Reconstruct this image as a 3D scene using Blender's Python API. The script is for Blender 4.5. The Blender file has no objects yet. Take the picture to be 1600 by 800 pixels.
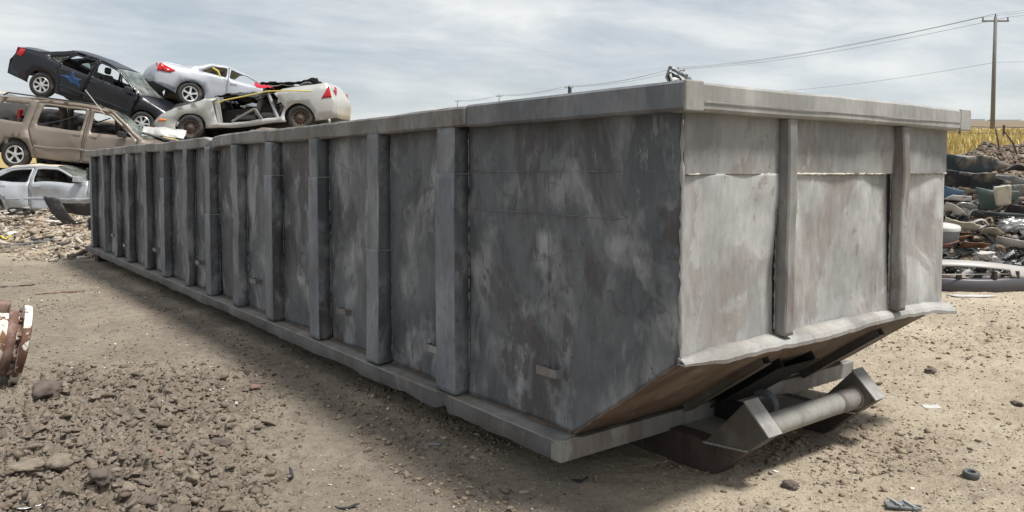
import bpy, math, random
import numpy as np
from mathutils import Vector, Matrix
from mathutils.geometry import delaunay_2d_cdt
R = math.radians
random.seed(7); rng = np.random.default_rng(7)
S = bpy.context.scene
COL = S.collection

# ------------------------------------------------------------------ camera
CAM = np.array([-2.5689, -2.1706, 1.546]); YAW, PITCH, ROLL = .6565, -.0455, 0.0
FPX, CX, CYP = 1227.0, 800.0, 323.2
FH = np.array([math.sin(YAW), math.cos(YAW), 0.0])      # horizontal forward
RH = np.array([math.cos(YAW), -math.sin(YAW), 0.0])     # right
cam_d = bpy.data.cameras.new('camera'); cam = bpy.data.objects.new('camera', cam_d); COL.objects.link(cam)
fw = Vector((FH[0]*math.cos(PITCH), FH[1]*math.cos(PITCH), math.sin(PITCH)))
rt = Vector(RH); upv = rt.cross(fw)
cam.matrix_world = Matrix(((rt.x, upv.x, -fw.x, CAM[0]), (rt.y, upv.y, -fw.y, CAM[1]), (rt.z, upv.z, -fw.z, CAM[2]), (0, 0, 0, 1)))
cam_d.sensor_width = 36; cam_d.lens = FPX/1600*36; cam_d.shift_y = -(400-CYP)/1600
cam_d.clip_start = .05; cam_d.clip_end = 6000
S.camera = cam

# ------------------------------------------------------------------ light
SEL, SAZ = R(65), R(59)
sdir = Vector((math.cos(SEL)*math.cos(SAZ), -math.cos(SEL)*math.sin(SAZ), math.sin(SEL)))
sd = bpy.data.lights.new('sun', 'SUN'); sd.energy = 3.9; sd.angle = R(10); sd.color = (1, .965, .91)
so = bpy.data.objects.new('sun', sd); COL.objects.link(so); so.location = (20, -10, 40)
so.rotation_euler = sdir.to_track_quat('Z', 'Y').to_euler()
W = bpy.data.worlds.new('World'); S.world = W; W.use_nodes = True
nt = W.node_tree; nt.nodes.clear()
def N(nt, t, **kw):
    n = nt.nodes.new(t)
    for k, v in kw.items():
        if k in n.inputs.keys() if isinstance(k, str) and hasattr(n, 'inputs') else False: n.inputs[k].default_value = v
        else: setattr(n, k, v)
    return n
sky = nt.nodes.new('ShaderNodeTexSky'); sky.sky_type = 'NISHITA'; sky.sun_disc = False
sky.sun_elevation = SEL; sky.sun_rotation = math.atan2(sdir.x, sdir.y); sky.air_density = 1.0; sky.dust_density = 2.0
bgs = nt.nodes.new('ShaderNodeBackground'); bgs.inputs[1].default_value = .075; nt.links.new(sky.outputs[0], bgs.inputs[0])
tc = nt.nodes.new('ShaderNodeTexCoord'); sx = nt.nodes.new('ShaderNodeSeparateXYZ'); nt.links.new(tc.outputs['Generated'], sx.inputs[0])
mz = nt.nodes.new('ShaderNodeMath'); mz.operation = 'MAXIMUM'; mz.inputs[1].default_value = 0; nt.links.new(sx.outputs[2], mz.inputs[0])
mz2 = nt.nodes.new('ShaderNodeMath'); mz2.operation = 'ADD'; mz2.inputs[1].default_value = .10; nt.links.new(mz.outputs[0], mz2.inputs[0])
dv = [nt.nodes.new('ShaderNodeMath') for _ in range(2)]
for i, d in enumerate(dv): d.operation = 'DIVIDE'; nt.links.new(sx.outputs[i], d.inputs[0]); nt.links.new(mz2.outputs[0], d.inputs[1])
cb = nt.nodes.new('ShaderNodeCombineXYZ'); nt.links.new(dv[0].outputs[0], cb.inputs[0]); nt.links.new(dv[1].outputs[0], cb.inputs[1])
mp = nt.nodes.new('ShaderNodeMapping'); nt.links.new(cb.outputs[0], mp.inputs[0]); mp.inputs['Rotation'].default_value = (0, 0, YAW+.25); mp.inputs['Scale'].default_value = (.42, .62, 1)
def wnoise(scale, det, rough, dist):
    n = nt.nodes.new('ShaderNodeTexNoise'); n.inputs['Scale'].default_value = scale; n.inputs['Detail'].default_value = det
    n.inputs['Roughness'].default_value = rough; n.inputs['Distortion'].default_value = dist; nt.links.new(mp.outputs[0], n.inputs[0]); return n
n1 = wnoise(.7, 8, .55, .3); n2 = wnoise(2.1, 7, .62, .4)
ad = nt.nodes.new('ShaderNodeMath'); ad.operation = 'MULTIPLY_ADD'; ad.inputs[1].default_value = .45; nt.links.new(n2.outputs[0], ad.inputs[0]); nt.links.new(n1.outputs[0], ad.inputs[2])
cr = nt.nodes.new('ShaderNodeValToRGB'); nt.links.new(ad.outputs[0], cr.inputs[0])
cr.color_ramp.elements[0].position = .58; cr.color_ramp.elements[0].color = (.55, .55, .55, 1)
cr.color_ramp.elements[1].position = .84; cr.color_ramp.elements[1].color = (1, 1, 1, 1)
cr2 = nt.nodes.new('ShaderNodeValToRGB'); n3 = wnoise(2.2, 6, .6, .3); nt.links.new(n3.outputs[0], cr2.inputs[0])
cr2.color_ramp.elements[0].position = .40; cr2.color_ramp.elements[0].color = (.43, .475, .515, 1)
cr2.color_ramp.elements[1].position = .62; cr2.color_ramp.elements[1].color = (.68, .69, .685, 1)
# low band is warmer and paler
lo = nt.nodes.new('ShaderNodeValToRGB'); nt.links.new(sx.outputs[2], lo.inputs[0])
lo.color_ramp.elements[0].position = .06; lo.color_ramp.elements[0].color = (.75, .75, .75, 1)
lo.color_ramp.elements[1].position = .22; lo.color_ramp.elements[1].color = (0, 0, 0, 1)
mxl = nt.nodes.new('ShaderNodeMixRGB'); nt.links.new(lo.outputs[0], mxl.inputs[0]); nt.links.new(cr2.outputs[0], mxl.inputs[1]); mxl.inputs[2].default_value = (.60, .63, .64, 1)
bgc = nt.nodes.new('ShaderNodeBackground'); nt.links.new(mxl.outputs[0], bgc.inputs[0]); bgc.inputs[1].default_value = 1.0
mf = nt.nodes.new('ShaderNodeMath'); mf.operation = 'MAXIMUM'; nt.links.new(cr.outputs[0], mf.inputs[0]); nt.links.new(lo.outputs[0], mf.inputs[1])
ms = nt.nodes.new('ShaderNodeMixShader'); nt.links.new(mf.outputs[0], ms.inputs[0]); nt.links.new(bgs.outputs[0], ms.inputs[1]); nt.links.new(bgc.outputs[0], ms.inputs[2])
wo = nt.nodes.new('ShaderNodeOutputWorld'); nt.links.new(ms.outputs[0], wo.inputs[0])
S.view_settings.view_transform = 'Standard'; S.view_settings.look = 'None'; S.view_settings.exposure = 0.45; S.view_settings.gamma = 1
S.view_settings.use_curve_mapping = False
S.cycles.max_bounces = 6; S.cycles.transparent_max_bounces = 8

# ------------------------------------------------------------------ numeric noise
def _h(ix, iy, iz, seed):
    n = (ix.astype(np.int64)*73856093) ^ (iy.astype(np.int64)*19349663) ^ (iz.astype(np.int64)*83492791) ^ (seed*2654435)
    n = (n ^ (n >> 13))*1274126177; n = n & 0x7fffffff; n = (n ^ (n >> 16))*69069 & 0x7fffffff
    return (n % 100003)/100003.0
def vn(x, y, z=0.0, seed=0):
    x, y, z = np.broadcast_arrays(np.asarray(x, float), np.asarray(y, float), np.asarray(z, float))
    ix, iy, iz = np.floor(x), np.floor(y), np.floor(z); fx, fy, fz = x-ix, y-iy, z-iz
    fx, fy, fz = [f*f*f*(f*(f*6-15)+10) for f in (fx, fy, fz)]
    ix, iy, iz = [a.astype(np.int64) for a in (ix, iy, iz)]
    r = 0
    for a in (0, 1):
        for b in (0, 1):
            for c in (0, 1):
                r = r + _h(ix+a, iy+b, iz+c, seed)*(fx if a else 1-fx)*(fy if b else 1-fy)*(fz if c else 1-fz)
    return r*2-1
def fbm(x, y, z=0.0, o=4, seed=0, g=.5):
    s = 0; a = 1; f = 1
    for i in range(o):
        s = s+a*vn(x*f, y*f, np.asarray(z)*f, seed+i); a *= g; f *= 2.03
    return s
def sm(a, b, x):
    t = np.clip((x-a)/(b-a), 0, 1); return t*t*(3-2*t)

# ------------------------------------------------------------------ materials
MATS = {}
class MB:
    def __init__(s, name):
        s.m = bpy.data.materials.new(name); s.m.use_nodes = True; s.t = s.m.node_tree; s.b = s.t.nodes['Principled BSDF']
        s.c = s.t.nodes.new('ShaderNodeTexCoord').outputs['Object']
        s.g = None
    def n(s, ty): return s.t.nodes.new(ty)
    def l(s, a, b): s.t.links.new(a, b)
    def map(s, scale=(1, 1, 1), loc=(0, 0, 0), rot=(0, 0, 0), src=None):
        m = s.n('ShaderNodeMapping'); s.l(src or s.c, m.inputs[0]); m.inputs['Scale'].default_value = scale
        m.inputs['Location'].default_value = loc; m.inputs['Rotation'].default_value = rot; return m.outputs[0]
    def noise(s, scale, det=4, rough=.55, dist=0, v=None):
        m = s.n('ShaderNodeTexNoise'); m.inputs['Scale'].default_value = scale; m.inputs['Detail'].default_value = det
        m.inputs['Roughness'].default_value = rough; m.inputs['Distortion'].default_value = dist; s.l(v or s.c, m.inputs[0]); return m.outputs[0]
    def ramp(s, src, stops, interp='LINEAR'):
        m = s.n('ShaderNodeValToRGB'); s.l(src, m.inputs[0]); cr = m.color_ramp; cr.interpolation = interp
        while len(cr.elements) < len(stops): cr.elements.new(.5)
        for e, (p, c) in zip(cr.elements, stops):
            e.position = p; e.color = (*( (c, c, c) if isinstance(c, (int, float)) else c), 1)
        return m.outputs[0]
    def mix(s, f, a, b, mode='MIX'):
        m = s.n('ShaderNodeMixRGB'); m.blend_type = mode
        for i, v in enumerate((f, a, b)):
            if isinstance(v, bpy.types.NodeSocket): s.l(v, m.inputs[i])
            elif isinstance(v, (int, float)): m.inputs[i].default_value = v if i == 0 else (v, v, v, 1)
            else: m.inputs[i].default_value = (*v, 1)
        return m.outputs[0]
    def math(s, op, a, b=0.0, c=0.0):
        m = s.n('ShaderNodeMath'); m.operation = op
        for i, v in enumerate((a, b, c)):
            if isinstance(v, bpy.types.NodeSocket): s.l(v, m.inputs[i])
            else: m.inputs[i].default_value = v
        return m.outputs[0]
    def set(s, **kw):
        for k, v in kw.items():
            i = s.b.inputs[{'col': 'Base Color', 'rough': 'Roughness', 'metal': 'Metallic', 'spec': 'Specular IOR Level', 'alpha': 'Alpha', 'coat': 'Coat Weight', 'trans': 'Transmission Weight'}[k]]
            if isinstance(v, bpy.types.NodeSocket): s.l(v, i)
            elif k == 'col': i.default_value = (*v, 1)
            else: i.default_value = v
        return s
    def bump(s, h, strength=.3, dist=.02):
        b = s.n('ShaderNodeBump'); b.inputs['Strength'].default_value = strength; b.inputs['Distance'].default_value = dist; s.l(h, b.inputs['Height'])
        if s.g is not None: s.l(s.g, b.inputs['Normal'])
        s.g = b.outputs[0]; s.l(s.g, s.b.inputs['Normal']); return s
def simple(name, col, rough=.6, metal=0, var=.25, scale=3.0, bump=.1, spec=.4, dirt=None, dcol=(.22, .18, .14)):
    M = MB(name)
    c = M.mix(M.noise(scale, 5, .6), tuple(x*(1-var) for x in col), tuple(min(1, x*(1+var)) for x in col))
    if dirt is not None:
        c = M.mix(M.ramp(M.noise(scale*.7, 6, .65, .3), [(.62-dirt*.3, 0), (.72-dirt*.2, .85)]), c, dcol)
    M.set(col=c, rough=rough, metal=metal, spec=spec)
    if bump: M.bump(M.noise(scale*12, 3, .6), bump, .01)
    return M.m

def sprayed_steel(name, dark, mid, light, stain, stain_amt=.5, vert=True, bluish=0, rough=.62, seed=0, lightamt=.5, scratch=True):
    """primer sprayed unevenly over old maroon paint: vertical passes, light overspray, stains, scratches"""
    M = MB(name)
    v = M.map(scale=(1.3, 1.3, .7), loc=(seed*3.1, seed*1.7, seed))
    a = M.noise(1.7, 5, .6, .4, v)
    b = M.noise(3.0, 4, .6, .35, M.map(scale=(1.0, 1.0, .62), loc=(9+seed, 3, 5)))
    base = M.mix(M.ramp(a, [(.42, 0), (.56, 1)]), dark, mid)
    base = M.mix(M.math('MULTIPLY', M.ramp(b, [(.50, 0), (.68, 1)]), lightamt), base, light)
    c = M.noise(1.25, 6, .66, .9, M.map(scale=(1.2, 1.2, .8), loc=(2+seed, 7, 1)))
    c2 = M.noise(6.5, 4, .6, .5, M.map(scale=(1.2, 1.2, .28), loc=(4+seed, 5, 1)))
    st = M.math('MULTIPLY', M.ramp(c, [(.525, 0), (.555, 1)]), M.ramp(c2, [(.38, .25), (.55, 1)]))
    base = M.mix(M.math('MULTIPLY', st, stain_amt), base, stain)
    fine = M.noise(38, 4, .7, 0, M.map(scale=(1, 1, .25)))
    base = M.mix(.55, base, M.mix(1.0, base, M.ramp(fine, [(.25, .72), (.75, 1.28)]), 'MULTIPLY'))
    # crisp chips and pale scuffs
    chip = M.noise(15, 5, .7, .4, M.map(scale=(1, 1, .55), loc=(seed, 2, 8)))
    base = M.mix(M.math('MULTIPLY', M.ramp(chip, [(.615, 0), (.64, 1)]), .55), base, stain)
    scf = M.noise(11, 6, .75, .2, M.map(scale=(1, 1, .35), loc=(3, seed, 4)))
    base = M.mix(M.math('MULTIPLY', M.ramp(scf, [(.60, 0), (.68, 1)]), .35*lightamt+.1), base, light)
    if scratch:
        for q, (sc, ps, th, msk) in enumerate(((.75, (seed, 0, 0), .0026, 2.1), (1.5, (4, seed, 2), .0034, 3.3), (.55, (7, 1, seed), .0016, 1.3))):
            w = M.noise(sc, 2.2, .5, .7, M.map(loc=ps)); g = M.math('ABSOLUTE', M.math('SUBTRACT', w, .5))
            g = M.math('MULTIPLY', M.ramp(g, [(th*.5, 1), (th*1.6, 0)]), M.ramp(M.noise(msk, 4, .6, 0, M.map(loc=(q*5, 3, 1))), [(.53, 0), (.61, .42)]))
            base = M.mix(g, base, tuple(x*.5 for x in stain))
    M.set(col=base, rough=M.ramp(b, [(.3, rough-.1), (.7, rough+.12)]), metal=.0, spec=.35)
    M.bump(M.noise(1.6, 4, .5, .6, M.map(scale=(1.5, 1.5, .8))), .35, .03)
    M.bump(M.noise(60, 3, .6), .12, .004)
    return M.m
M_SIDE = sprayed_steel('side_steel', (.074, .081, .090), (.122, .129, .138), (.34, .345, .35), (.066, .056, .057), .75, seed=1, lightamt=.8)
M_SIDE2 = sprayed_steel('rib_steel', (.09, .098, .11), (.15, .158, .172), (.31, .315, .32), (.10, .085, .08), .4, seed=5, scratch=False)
M_RIB2 = sprayed_steel('rib_sleeve_steel', (.11, .125, .148), (.17, .185, .21), (.30, .31, .33), (.10, .085, .08), .25, seed=8, scratch=False)
M_RIM = sprayed_steel('rim_steel', (.12, .12, .12), (.20, .197, .19), (.37, .365, .355), (.10, .075, .06), .5, seed=11, scratch=False, lightamt=.6)
M_RIMN = sprayed_steel('rim_front_steel', (.10, .108, .122), (.15, .157, .172), (.28, .28, .285), (.10, .085, .08), .3, seed=14, scratch=False, lightamt=.5)
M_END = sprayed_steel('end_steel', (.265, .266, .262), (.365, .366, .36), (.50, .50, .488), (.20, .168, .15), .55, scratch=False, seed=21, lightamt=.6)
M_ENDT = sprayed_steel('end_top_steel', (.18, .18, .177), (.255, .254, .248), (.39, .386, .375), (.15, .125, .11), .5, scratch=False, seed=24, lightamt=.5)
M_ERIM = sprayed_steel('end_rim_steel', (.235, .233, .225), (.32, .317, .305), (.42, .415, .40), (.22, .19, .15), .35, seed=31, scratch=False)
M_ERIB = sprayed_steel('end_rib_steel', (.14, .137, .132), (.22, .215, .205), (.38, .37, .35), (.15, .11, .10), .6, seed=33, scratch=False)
M_LIP = sprayed_steel('lip_steel', (.20, .195, .185), (.31, .305, .292), (.44, .435, .415), (.28, .24, .20), .35, seed=36, scratch=False)
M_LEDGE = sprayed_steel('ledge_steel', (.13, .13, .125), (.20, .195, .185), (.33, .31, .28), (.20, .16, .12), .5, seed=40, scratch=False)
M_RUST = sprayed_steel('rusty_underside', (.085, .062, .047), (.15, .108, .078), (.25, .21, .165), (.07, .04, .03), .6, seed=44, rough=.8)
M_MAROON = sprayed_steel('maroon_runner', (.045, .033, .030), (.070, .050, .045), (.13, .118, .11), (.04, .025, .02), .5, seed=48, rough=.75)
M_HOOK = sprayed_steel('hitch_steel', (.17, .165, .155), (.25, .24, .225), (.36, .35, .32), (.13, .10, .085), .6, seed=52, scratch=False)
M_PIPE = sprayed_steel('pipe_steel', (.24, .235, .215), (.32, .31, .28), (.40, .39, .35), (.20, .15, .12), .4, seed=55, scratch=False)
M_WELD = simple('weld_bead', (.52, .50, .42), .5, 0, .4, 30, .4)
M_DARK = simple('dark_gap', (.015, .014, .014), .9, 0, .2, 5, 0)

M_NOSE = sprayed_steel('nose_steel', (.085, .078, .07), (.13, .122, .112), (.20, .19, .175), (.09, .06, .045), .6, seed=61, scratch=False)
# ------------------------------------------------------------------ mesh helpers
def tag(o, label=None, cat=None, group=None, kind=None):
    for k, v in (('label', label), ('category', cat), ('group', group), ('kind', kind)):
        if v: o[k] = v
    return o
def thing(name, label, cat, loc=(0, 0, 0), group=None):
    o = bpy.data.objects.new(name, None); COL.objects.link(o); o.location = loc; o.empty_display_size = .2
    return tag(o, label, cat, group)
def mesh(name, v, f, mat=None, parent=None, smooth=False, loc=None):
    me = bpy.data.meshes.new(name)
    v = np.asarray(v, float)
    if isinstance(f, np.ndarray) and f.ndim == 2:
        nf, k = f.shape
        me.vertices.add(len(v)); me.vertices.foreach_set('co', v.ravel().astype(np.float32))
        me.loops.add(nf*k); me.loops.foreach_set('vertex_index', f.ravel().astype(np.int32))
        me.polygons.add(nf); me.polygons.foreach_set('loop_start', np.arange(0, nf*k, k, dtype=np.int32))
        me.update(calc_edges=True); me.validate()
    else:
        me.from_pydata([tuple(p) for p in v], [], [tuple(int(i) for i in q) for q in f])
    if smooth: me.polygons.foreach_set('use_smooth', np.ones(len(me.polygons), bool))
    if mat is not None:
        for m in (mat if isinstance(mat, (list, tuple)) else [mat]): me.materials.append(m)
    o = bpy.data.objects.new(name, me); COL.objects.link(o)
    if parent is not None: o.parent = parent
    if loc is not None: o.location = loc
    return o
def solid(o, t, off=-1):
    m = o.modifiers.new('thickness', 'SOLIDIFY'); m.thickness = t; m.offset = off; return o
def bevel(o, w, seg=2):
    m = o.modifiers.new('edge', 'BEVEL'); m.width = w; m.segments = seg; m.limit_method = 'ANGLE'; m.angle_limit = R(40); return o
def grid_faces(nu, nv):
    i = np.arange(nu-1)[:, None]*nv+np.arange(nv-1)[None, :]; i = i.ravel()
    return np.stack([i, i+nv, i+nv+1, i+1], 1)
class Geo:
    def __init__(s): s.v = []; s.f = []
    def add(s, v, f):
        n = len(s.v); s.v += [tuple(p) for p in v]; s.f += [tuple(int(i)+n for i in q) for q in f]; return s
    def box(s, a, b):
        (x0, y0, z0), (x1, y1, z1) = a, b
        return s.add([(x0, y0, z0), (x1, y0, z0), (x1, y1, z0), (x0, y1, z0), (x0, y0, z1), (x1, y0, z1), (x1, y1, z1), (x0, y1, z1)],
                     [(0, 3, 2, 1), (4, 5, 6, 7), (0, 1, 5, 4), (1, 2, 6, 5), (2, 3, 7, 6), (3, 0, 4, 7)])
    def bar(s, p, q, w, h, up=(0, 0, 1)):
        p, q = Vector(p), Vector(q); d = (q-p).normalized(); u = Vector(up)
        if abs(d.dot(u)) > .98: u = Vector((1, 0, 0))
        a = d.cross(u).normalized()*w/2; b = a.cross(d).normalized()*h/2
        v = [p-a-b, p+a-b, p+a+b, p-a+b, q-a-b, q+a-b, q+a+b, q-a+b]
        return s.add(v, [(0, 1, 2, 3), (7, 6, 5, 4), (0, 4, 5, 1), (1, 5, 6, 2), (2, 6, 7, 3), (3, 7, 4, 0)])
    def tube(s, pts, r, n=10, cap=True):
        pts = [Vector(p) for p in pts]; rs = r if isinstance(r, (list, tuple)) else [r]*len(pts); rings = []
        up = Vector((0, 0, 1)); base = len(s.v)
        for i, p in enumerate(pts):
            d = (pts[min(i+1, len(pts)-1)]-pts[max(i-1, 0)]).normalized()
            if i == 0: a = d.cross(up if abs(d.z) < .9 else Vector((1, 0, 0))).normalized()
            else: a = (a-d*a.dot(d)).normalized()
            b = a.cross(d)
            s.v += [tuple(p+(a*math.cos(t)+b*math.sin(t))*rs[i]) for t in [k*2*math.pi/n for k in range(n)]]
        for i in range(len(pts)-1):
            for k in range(n):
                k2 = (k+1) % n; s.f.append((base+i*n+k, base+i*n+k2, base+(i+1)*n+k2, base+(i+1)*n+k))
        if cap:
            s.f.append(tuple(base+k for k in reversed(range(n)))); s.f.append(tuple(base+(len(pts)-1)*n+k for k in range(n)))
        return s
    def lathe(s, prof, n=24, axis=1, c=(0, 0, 0), closed=False):
        """prof: (r, h) pairs; axis 0,1,2 = direction of h"""
        base = len(s.v); m = len(prof)
        for r, h in prof:
            for k in range(n):
                t = k*2*math.pi/n; p = [0, 0, 0]; p[axis] = h; p[(axis+1) % 3] = r*math.cos(t); p[(axis+2) % 3] = r*math.sin(t)
                s.v.append((p[0]+c[0], p[1]+c[1], p[2]+c[2]))
        for i in range(m if closed else m-1):
            j = (i+1) % m
            for k in range(n):
                k2 = (k+1) % n; s.f.append((base+i*n+k, base+i*n+k2, base+j*n+k2, base+j*n+k))
        return s
    def prism(s, poly, ax, a, b):
        """poly in the plane normal to ax (the other two axes in order), from a to b along ax"""
        n = len(poly); o = [i for i in range(3) if i != ax]; vs = []
        for h in (a, b):
            for u, w in poly:
                p = [0, 0, 0]; p[ax] = h; p[o[0]] = u; p[o[1]] = w; vs.append(tuple(p))
        fs = [tuple(range(n)), tuple(reversed(range(n, 2*n)))]+[(i, i+n, (i+1) % n+n, (i+1) % n) for i in range(n)]
        return s.add(vs, fs)
    def obj(s, name, mat, parent=None, smooth=False, loc=None):
        o = mesh(name, s.v, s.f, mat, parent, smooth, loc); return o
def fixn(o):
    import bmesh
    b = bmesh.new(); b.from_mesh(o.data); bmesh.ops.recalc_face_normals(b, faces=b.faces); b.to_mesh(o.data); b.free(); return o
# ------------------------------------------------------------------ ground
def uv_of(x, y):
    dx, dy = x-CAM[0], y-CAM[1]; return dx*RH[0]+dy*RH[1], dx*FH[0]+dy*FH[1]
def xy_of(u, v): return CAM[0]+u*RH[0]+v*FH[0], CAM[1]+u*RH[1]+v*FH[1]
def footprint(x, y):     # 1 under and right beside the container
    return sm(.5, 0, np.maximum(np.maximum(-.2-x, x-2.6), np.maximum(.0-y, y-13.4)))
def mudmask(x, y):
    u, v = uv_of(x, y)
    # the churned clay at the left foreground
    d = np.maximum(np.abs(u+1.9)/1.5, np.abs(v-4.0)/1.9)+.32*fbm(x*.9, y*.9, 0, 3, 40)
    return sm(1.35, .5, d)*sm(-.1, -.75, u/np.maximum(v, .1)*2.3+.35)
def rubblemask(x, y):
    u, v = uv_of(x, y)
    return sm(13.2, 15.0, v+.9*fbm(x*.5, y*.5, 0, 3, 44))*sm(-3.5, -5.5, u)*sm(24, 21, v)
def moundmask(x, y):
    u, v = uv_of(x, y)
    e = v+1.0*fbm(x*.4, y*.4, 0, 3, 47)
    r = u/np.maximum(v, 1)
    return sm(10.4, 15.2, e)*sm(22, 17.5, e)*sm(.38, .60, r)
def worley(x, y, seed):
    ix, iy = np.floor(x).astype(np.int64), np.floor(y).astype(np.int64); f1 = np.full(x.shape, 9.0); f2 = f1.copy(); cid = np.zeros(x.shape); gx = np.zeros(x.shape); gy = gx.copy(); z0 = ix*0
    for a in (-1, 0, 1):
        for b in (-1, 0, 1):
            px = ix+a+_h(ix+a, iy+b, z0, seed); py = iy+b+_h(ix+a, iy+b, z0, seed+1); d = np.hypot(x-px, y-py); r = _h(ix+a, iy+b, z0, seed+2)
            nw = d < f1; f2 = np.where(nw, f1, np.minimum(f2, d)); cid = np.where(nw, r, cid); gx = np.where(nw, x-px, gx); gy = np.where(nw, y-py, gy); f1 = np.where(nw, d, f1)
    return f2-f1, cid, gx, gy
def ground_h(x, y, fine=True):
    x = np.asarray(x, float); y = np.asarray(y, float)
    u, v = uv_of(x, y); vv = np.maximum(v, 0)
    z = .0655*vv*sm(14, 36, vv)
    z = z+1.78*moundmask(x, y)*(1+.10*fbm(x*.8, y*.8, 0, 4, 50))
    z = z+.46*sm(14.5, 19, vv)*sm(-3, -5.5, u)*sm(30, 24, vv)
    fp = footprint(x, y)
    dist = np.hypot(u, v)
    z = z+(1-fp)*.035*fbm(x*.35, y*.35, 0, 3, 3)*sm(2, 6, dist)
    if fine:
        mud = mudmask(x, y); rub = rubblemask(x, y); mo = moundmask(x, y)
        z = z+.006*fbm(x*3.1, y*3.1, 0, 4, 5)
        f = fbm(x*9, y*9, 0, 5, 8, .6)
        z = z+.0075*f*(1-.5*fp)*sm(25, 8, dist)
        cl = np.abs(fbm(x*5.5, y*5.5, 0, 4, 12, .55))
        near = dist < 9
        if np.any(near & (mud > .02)):
            wx = x+.03*fbm(x*9, y*9, 0, 2, 90); wy = y+.03*fbm(x*9, y*9, 5, 2, 91); cl2 = 0
            for sc, am, sd in ((8.0, .042, 93), (17.0, .022, 97), (34.0, .010, 101)):
                e, c, gx, gy = worley(wx*sc, wy*sc, sd); t = (c*7.3) % 1-.5; t2 = (c*13.7) % 1-.5
                cl2 = cl2+am*sm(0, .16, e)*np.where(c > .25, c, 0)*(1+.9*(t*gx+t2*gy))
            z = z+mud*cl2
        z = z+mud*(.012*sm(.05, .7, cl)+.045*fbm(x*2, y*2, 0, 3, 14)+.018*fbm(x*14, y*14, 0, 3, 15))
        z = z+rub*.03*fbm(x*3, y*3, 0, 4, 16)+mo*.09*fbm(x*2.2, y*2.2, 0, 5, 18, .6)
        # scuffed patch round the hitch and in the sand on the right
        sc = sm(.1, .7, fbm(x*1.1+3, y*1.1, 0, 3, 21))*(1-fp)*sm(20, 10, dist)*sm(-1, 0, x)
        z = z+sc*(.024*fbm(x*8, y*8, 0, 4, 23, .6))
        # faint tyre ruts along the container
        t = .5*np.sin((x+.12*fbm(x*.3, y*.3, 0, 2, 25))*9)+.5
        z = z-.010*t*sm(-1.0, -1.4, x)*sm(-3.4, -2.8, x)*(1-mud)
    return z
def make_ground():
    px, py = -CAM[0], -CAM[1]
    c0 = np.array(xy_of(0, -1.2))
    th = np.concatenate([np.linspace(-180, -46, 45)[:-1], np.linspace(-46, 46, 1500), np.linspace(46, 180, 45)[1:]])
    th = np.radians(th)
    r = np.concatenate([[.02], np.linspace(.4, 3.2, 25), 3.2*np.exp(np.linspace(.004, math.log(26/3.2), 760)), 26*np.exp(np.linspace(.02, math.log(1200/26), 110))])
    T, Q = np.meshgrid(th, r, indexing='ij')
    u = Q*np.sin(T); v = Q*np.cos(T)
    X = c0[0]+u*RH[0]+v*FH[0]; Y = c0[1]+u*RH[1]+v*FH[1]
    Z = ground_h(X, Y)
    V = np.stack([X, Y, Z], -1).reshape(-1, 3)
    f = grid_faces(len(th), len(r))[:, ::-1]
    M = MB('yard_dirt')
    geo = M.n('ShaderNodeNewGeometry'); P = geo.outputs['Position']; M.c = P
    sandA, sandB = (.455, .39, .30), (.35, .292, .222)
    c = M.mix(M.ramp(M.noise(.9, 6, .6, .4), [(.38, 0), (.64, 1)]), sandA, sandB)
    c = M.mix(M.ramp(M.noise(6, 8, .75, .3), [(.52, 0), (.66, .7)]), c, (.22, .178, .138))
    c = M.mix(M.ramp(M.noise(34, 5, .7), [(.56, 0), (.66, .7)]), c, (.14, .11, .085))
    grain = M.noise(90, 5, .75); c = M.mix(.8, c, M.mix(1, c, M.ramp(grain, [(.3, .62), (.7, 1.38)]), 'MULTIPLY'))
    def dot(vec, off):
        d = M.n('ShaderNodeVectorMath'); d.operation = 'DOT_PRODUCT'; M.l(P, d.inputs[0]); d.inputs[1].default_value = vec
        return M.math('ADD', d.outputs['Value'], off)
    uu = dot(tuple(RH), -float(CAM@RH)); vv = dot(tuple(FH), -float(CAM@FH))
    sep = M.n('ShaderNodeSeparateXYZ'); M.l(P, sep.inputs[0])
    wob = M.noise(.7, 5, .6)
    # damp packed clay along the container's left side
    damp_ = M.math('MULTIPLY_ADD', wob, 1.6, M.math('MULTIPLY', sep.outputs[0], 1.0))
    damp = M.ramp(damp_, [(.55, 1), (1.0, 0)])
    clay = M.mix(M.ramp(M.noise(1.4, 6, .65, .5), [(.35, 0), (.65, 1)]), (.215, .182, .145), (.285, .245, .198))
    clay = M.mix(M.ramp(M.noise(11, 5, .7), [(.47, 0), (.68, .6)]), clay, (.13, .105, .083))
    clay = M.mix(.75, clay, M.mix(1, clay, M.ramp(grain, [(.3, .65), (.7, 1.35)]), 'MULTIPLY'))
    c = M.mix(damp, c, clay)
    # dry bright rubble ground beyond, dark earth of the mound, fields
    farl = M.math('MULTIPLY', M.ramp(M.math('MULTIPLY_ADD', wob, 2.2/30, M.math('MULTIPLY', vv, 1/30)), [(.47, 0), (.52, 1)]), M.ramp(M.math('MULTIPLY', uu, -.1), [(.2, 0), (.4, 1)]))
    c = M.mix(farl, c, M.mix(M.noise(5, 6, .7), (.42, .36, .27), (.26, .21, .16)))
    ratio = M.math('DIVIDE', uu, M.math('MAXIMUM', vv, 1.0))
    mo = M.math('MULTIPLY', M.ramp(M.math('MULTIPLY_ADD', wob, 2/40, M.math('MULTIPLY', vv, 1/40)), [(.275, 0), (.315, 1)]), M.ramp(ratio, [(.30, 0), (.46, 1)]))
    earth = M.mix(M.ramp(M.noise(3.2, 6, .7, .6), [(.4, 0), (.62, 1)]), (.125, .093, .07), (.24, .19, .145))
    earth = M.mix(M.ramp(M.noise(16, 4, .7), [(.5, 0), (.7, .7)]), earth, (.34, .29, .235))
    c = M.mix(mo, c, earth)
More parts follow.
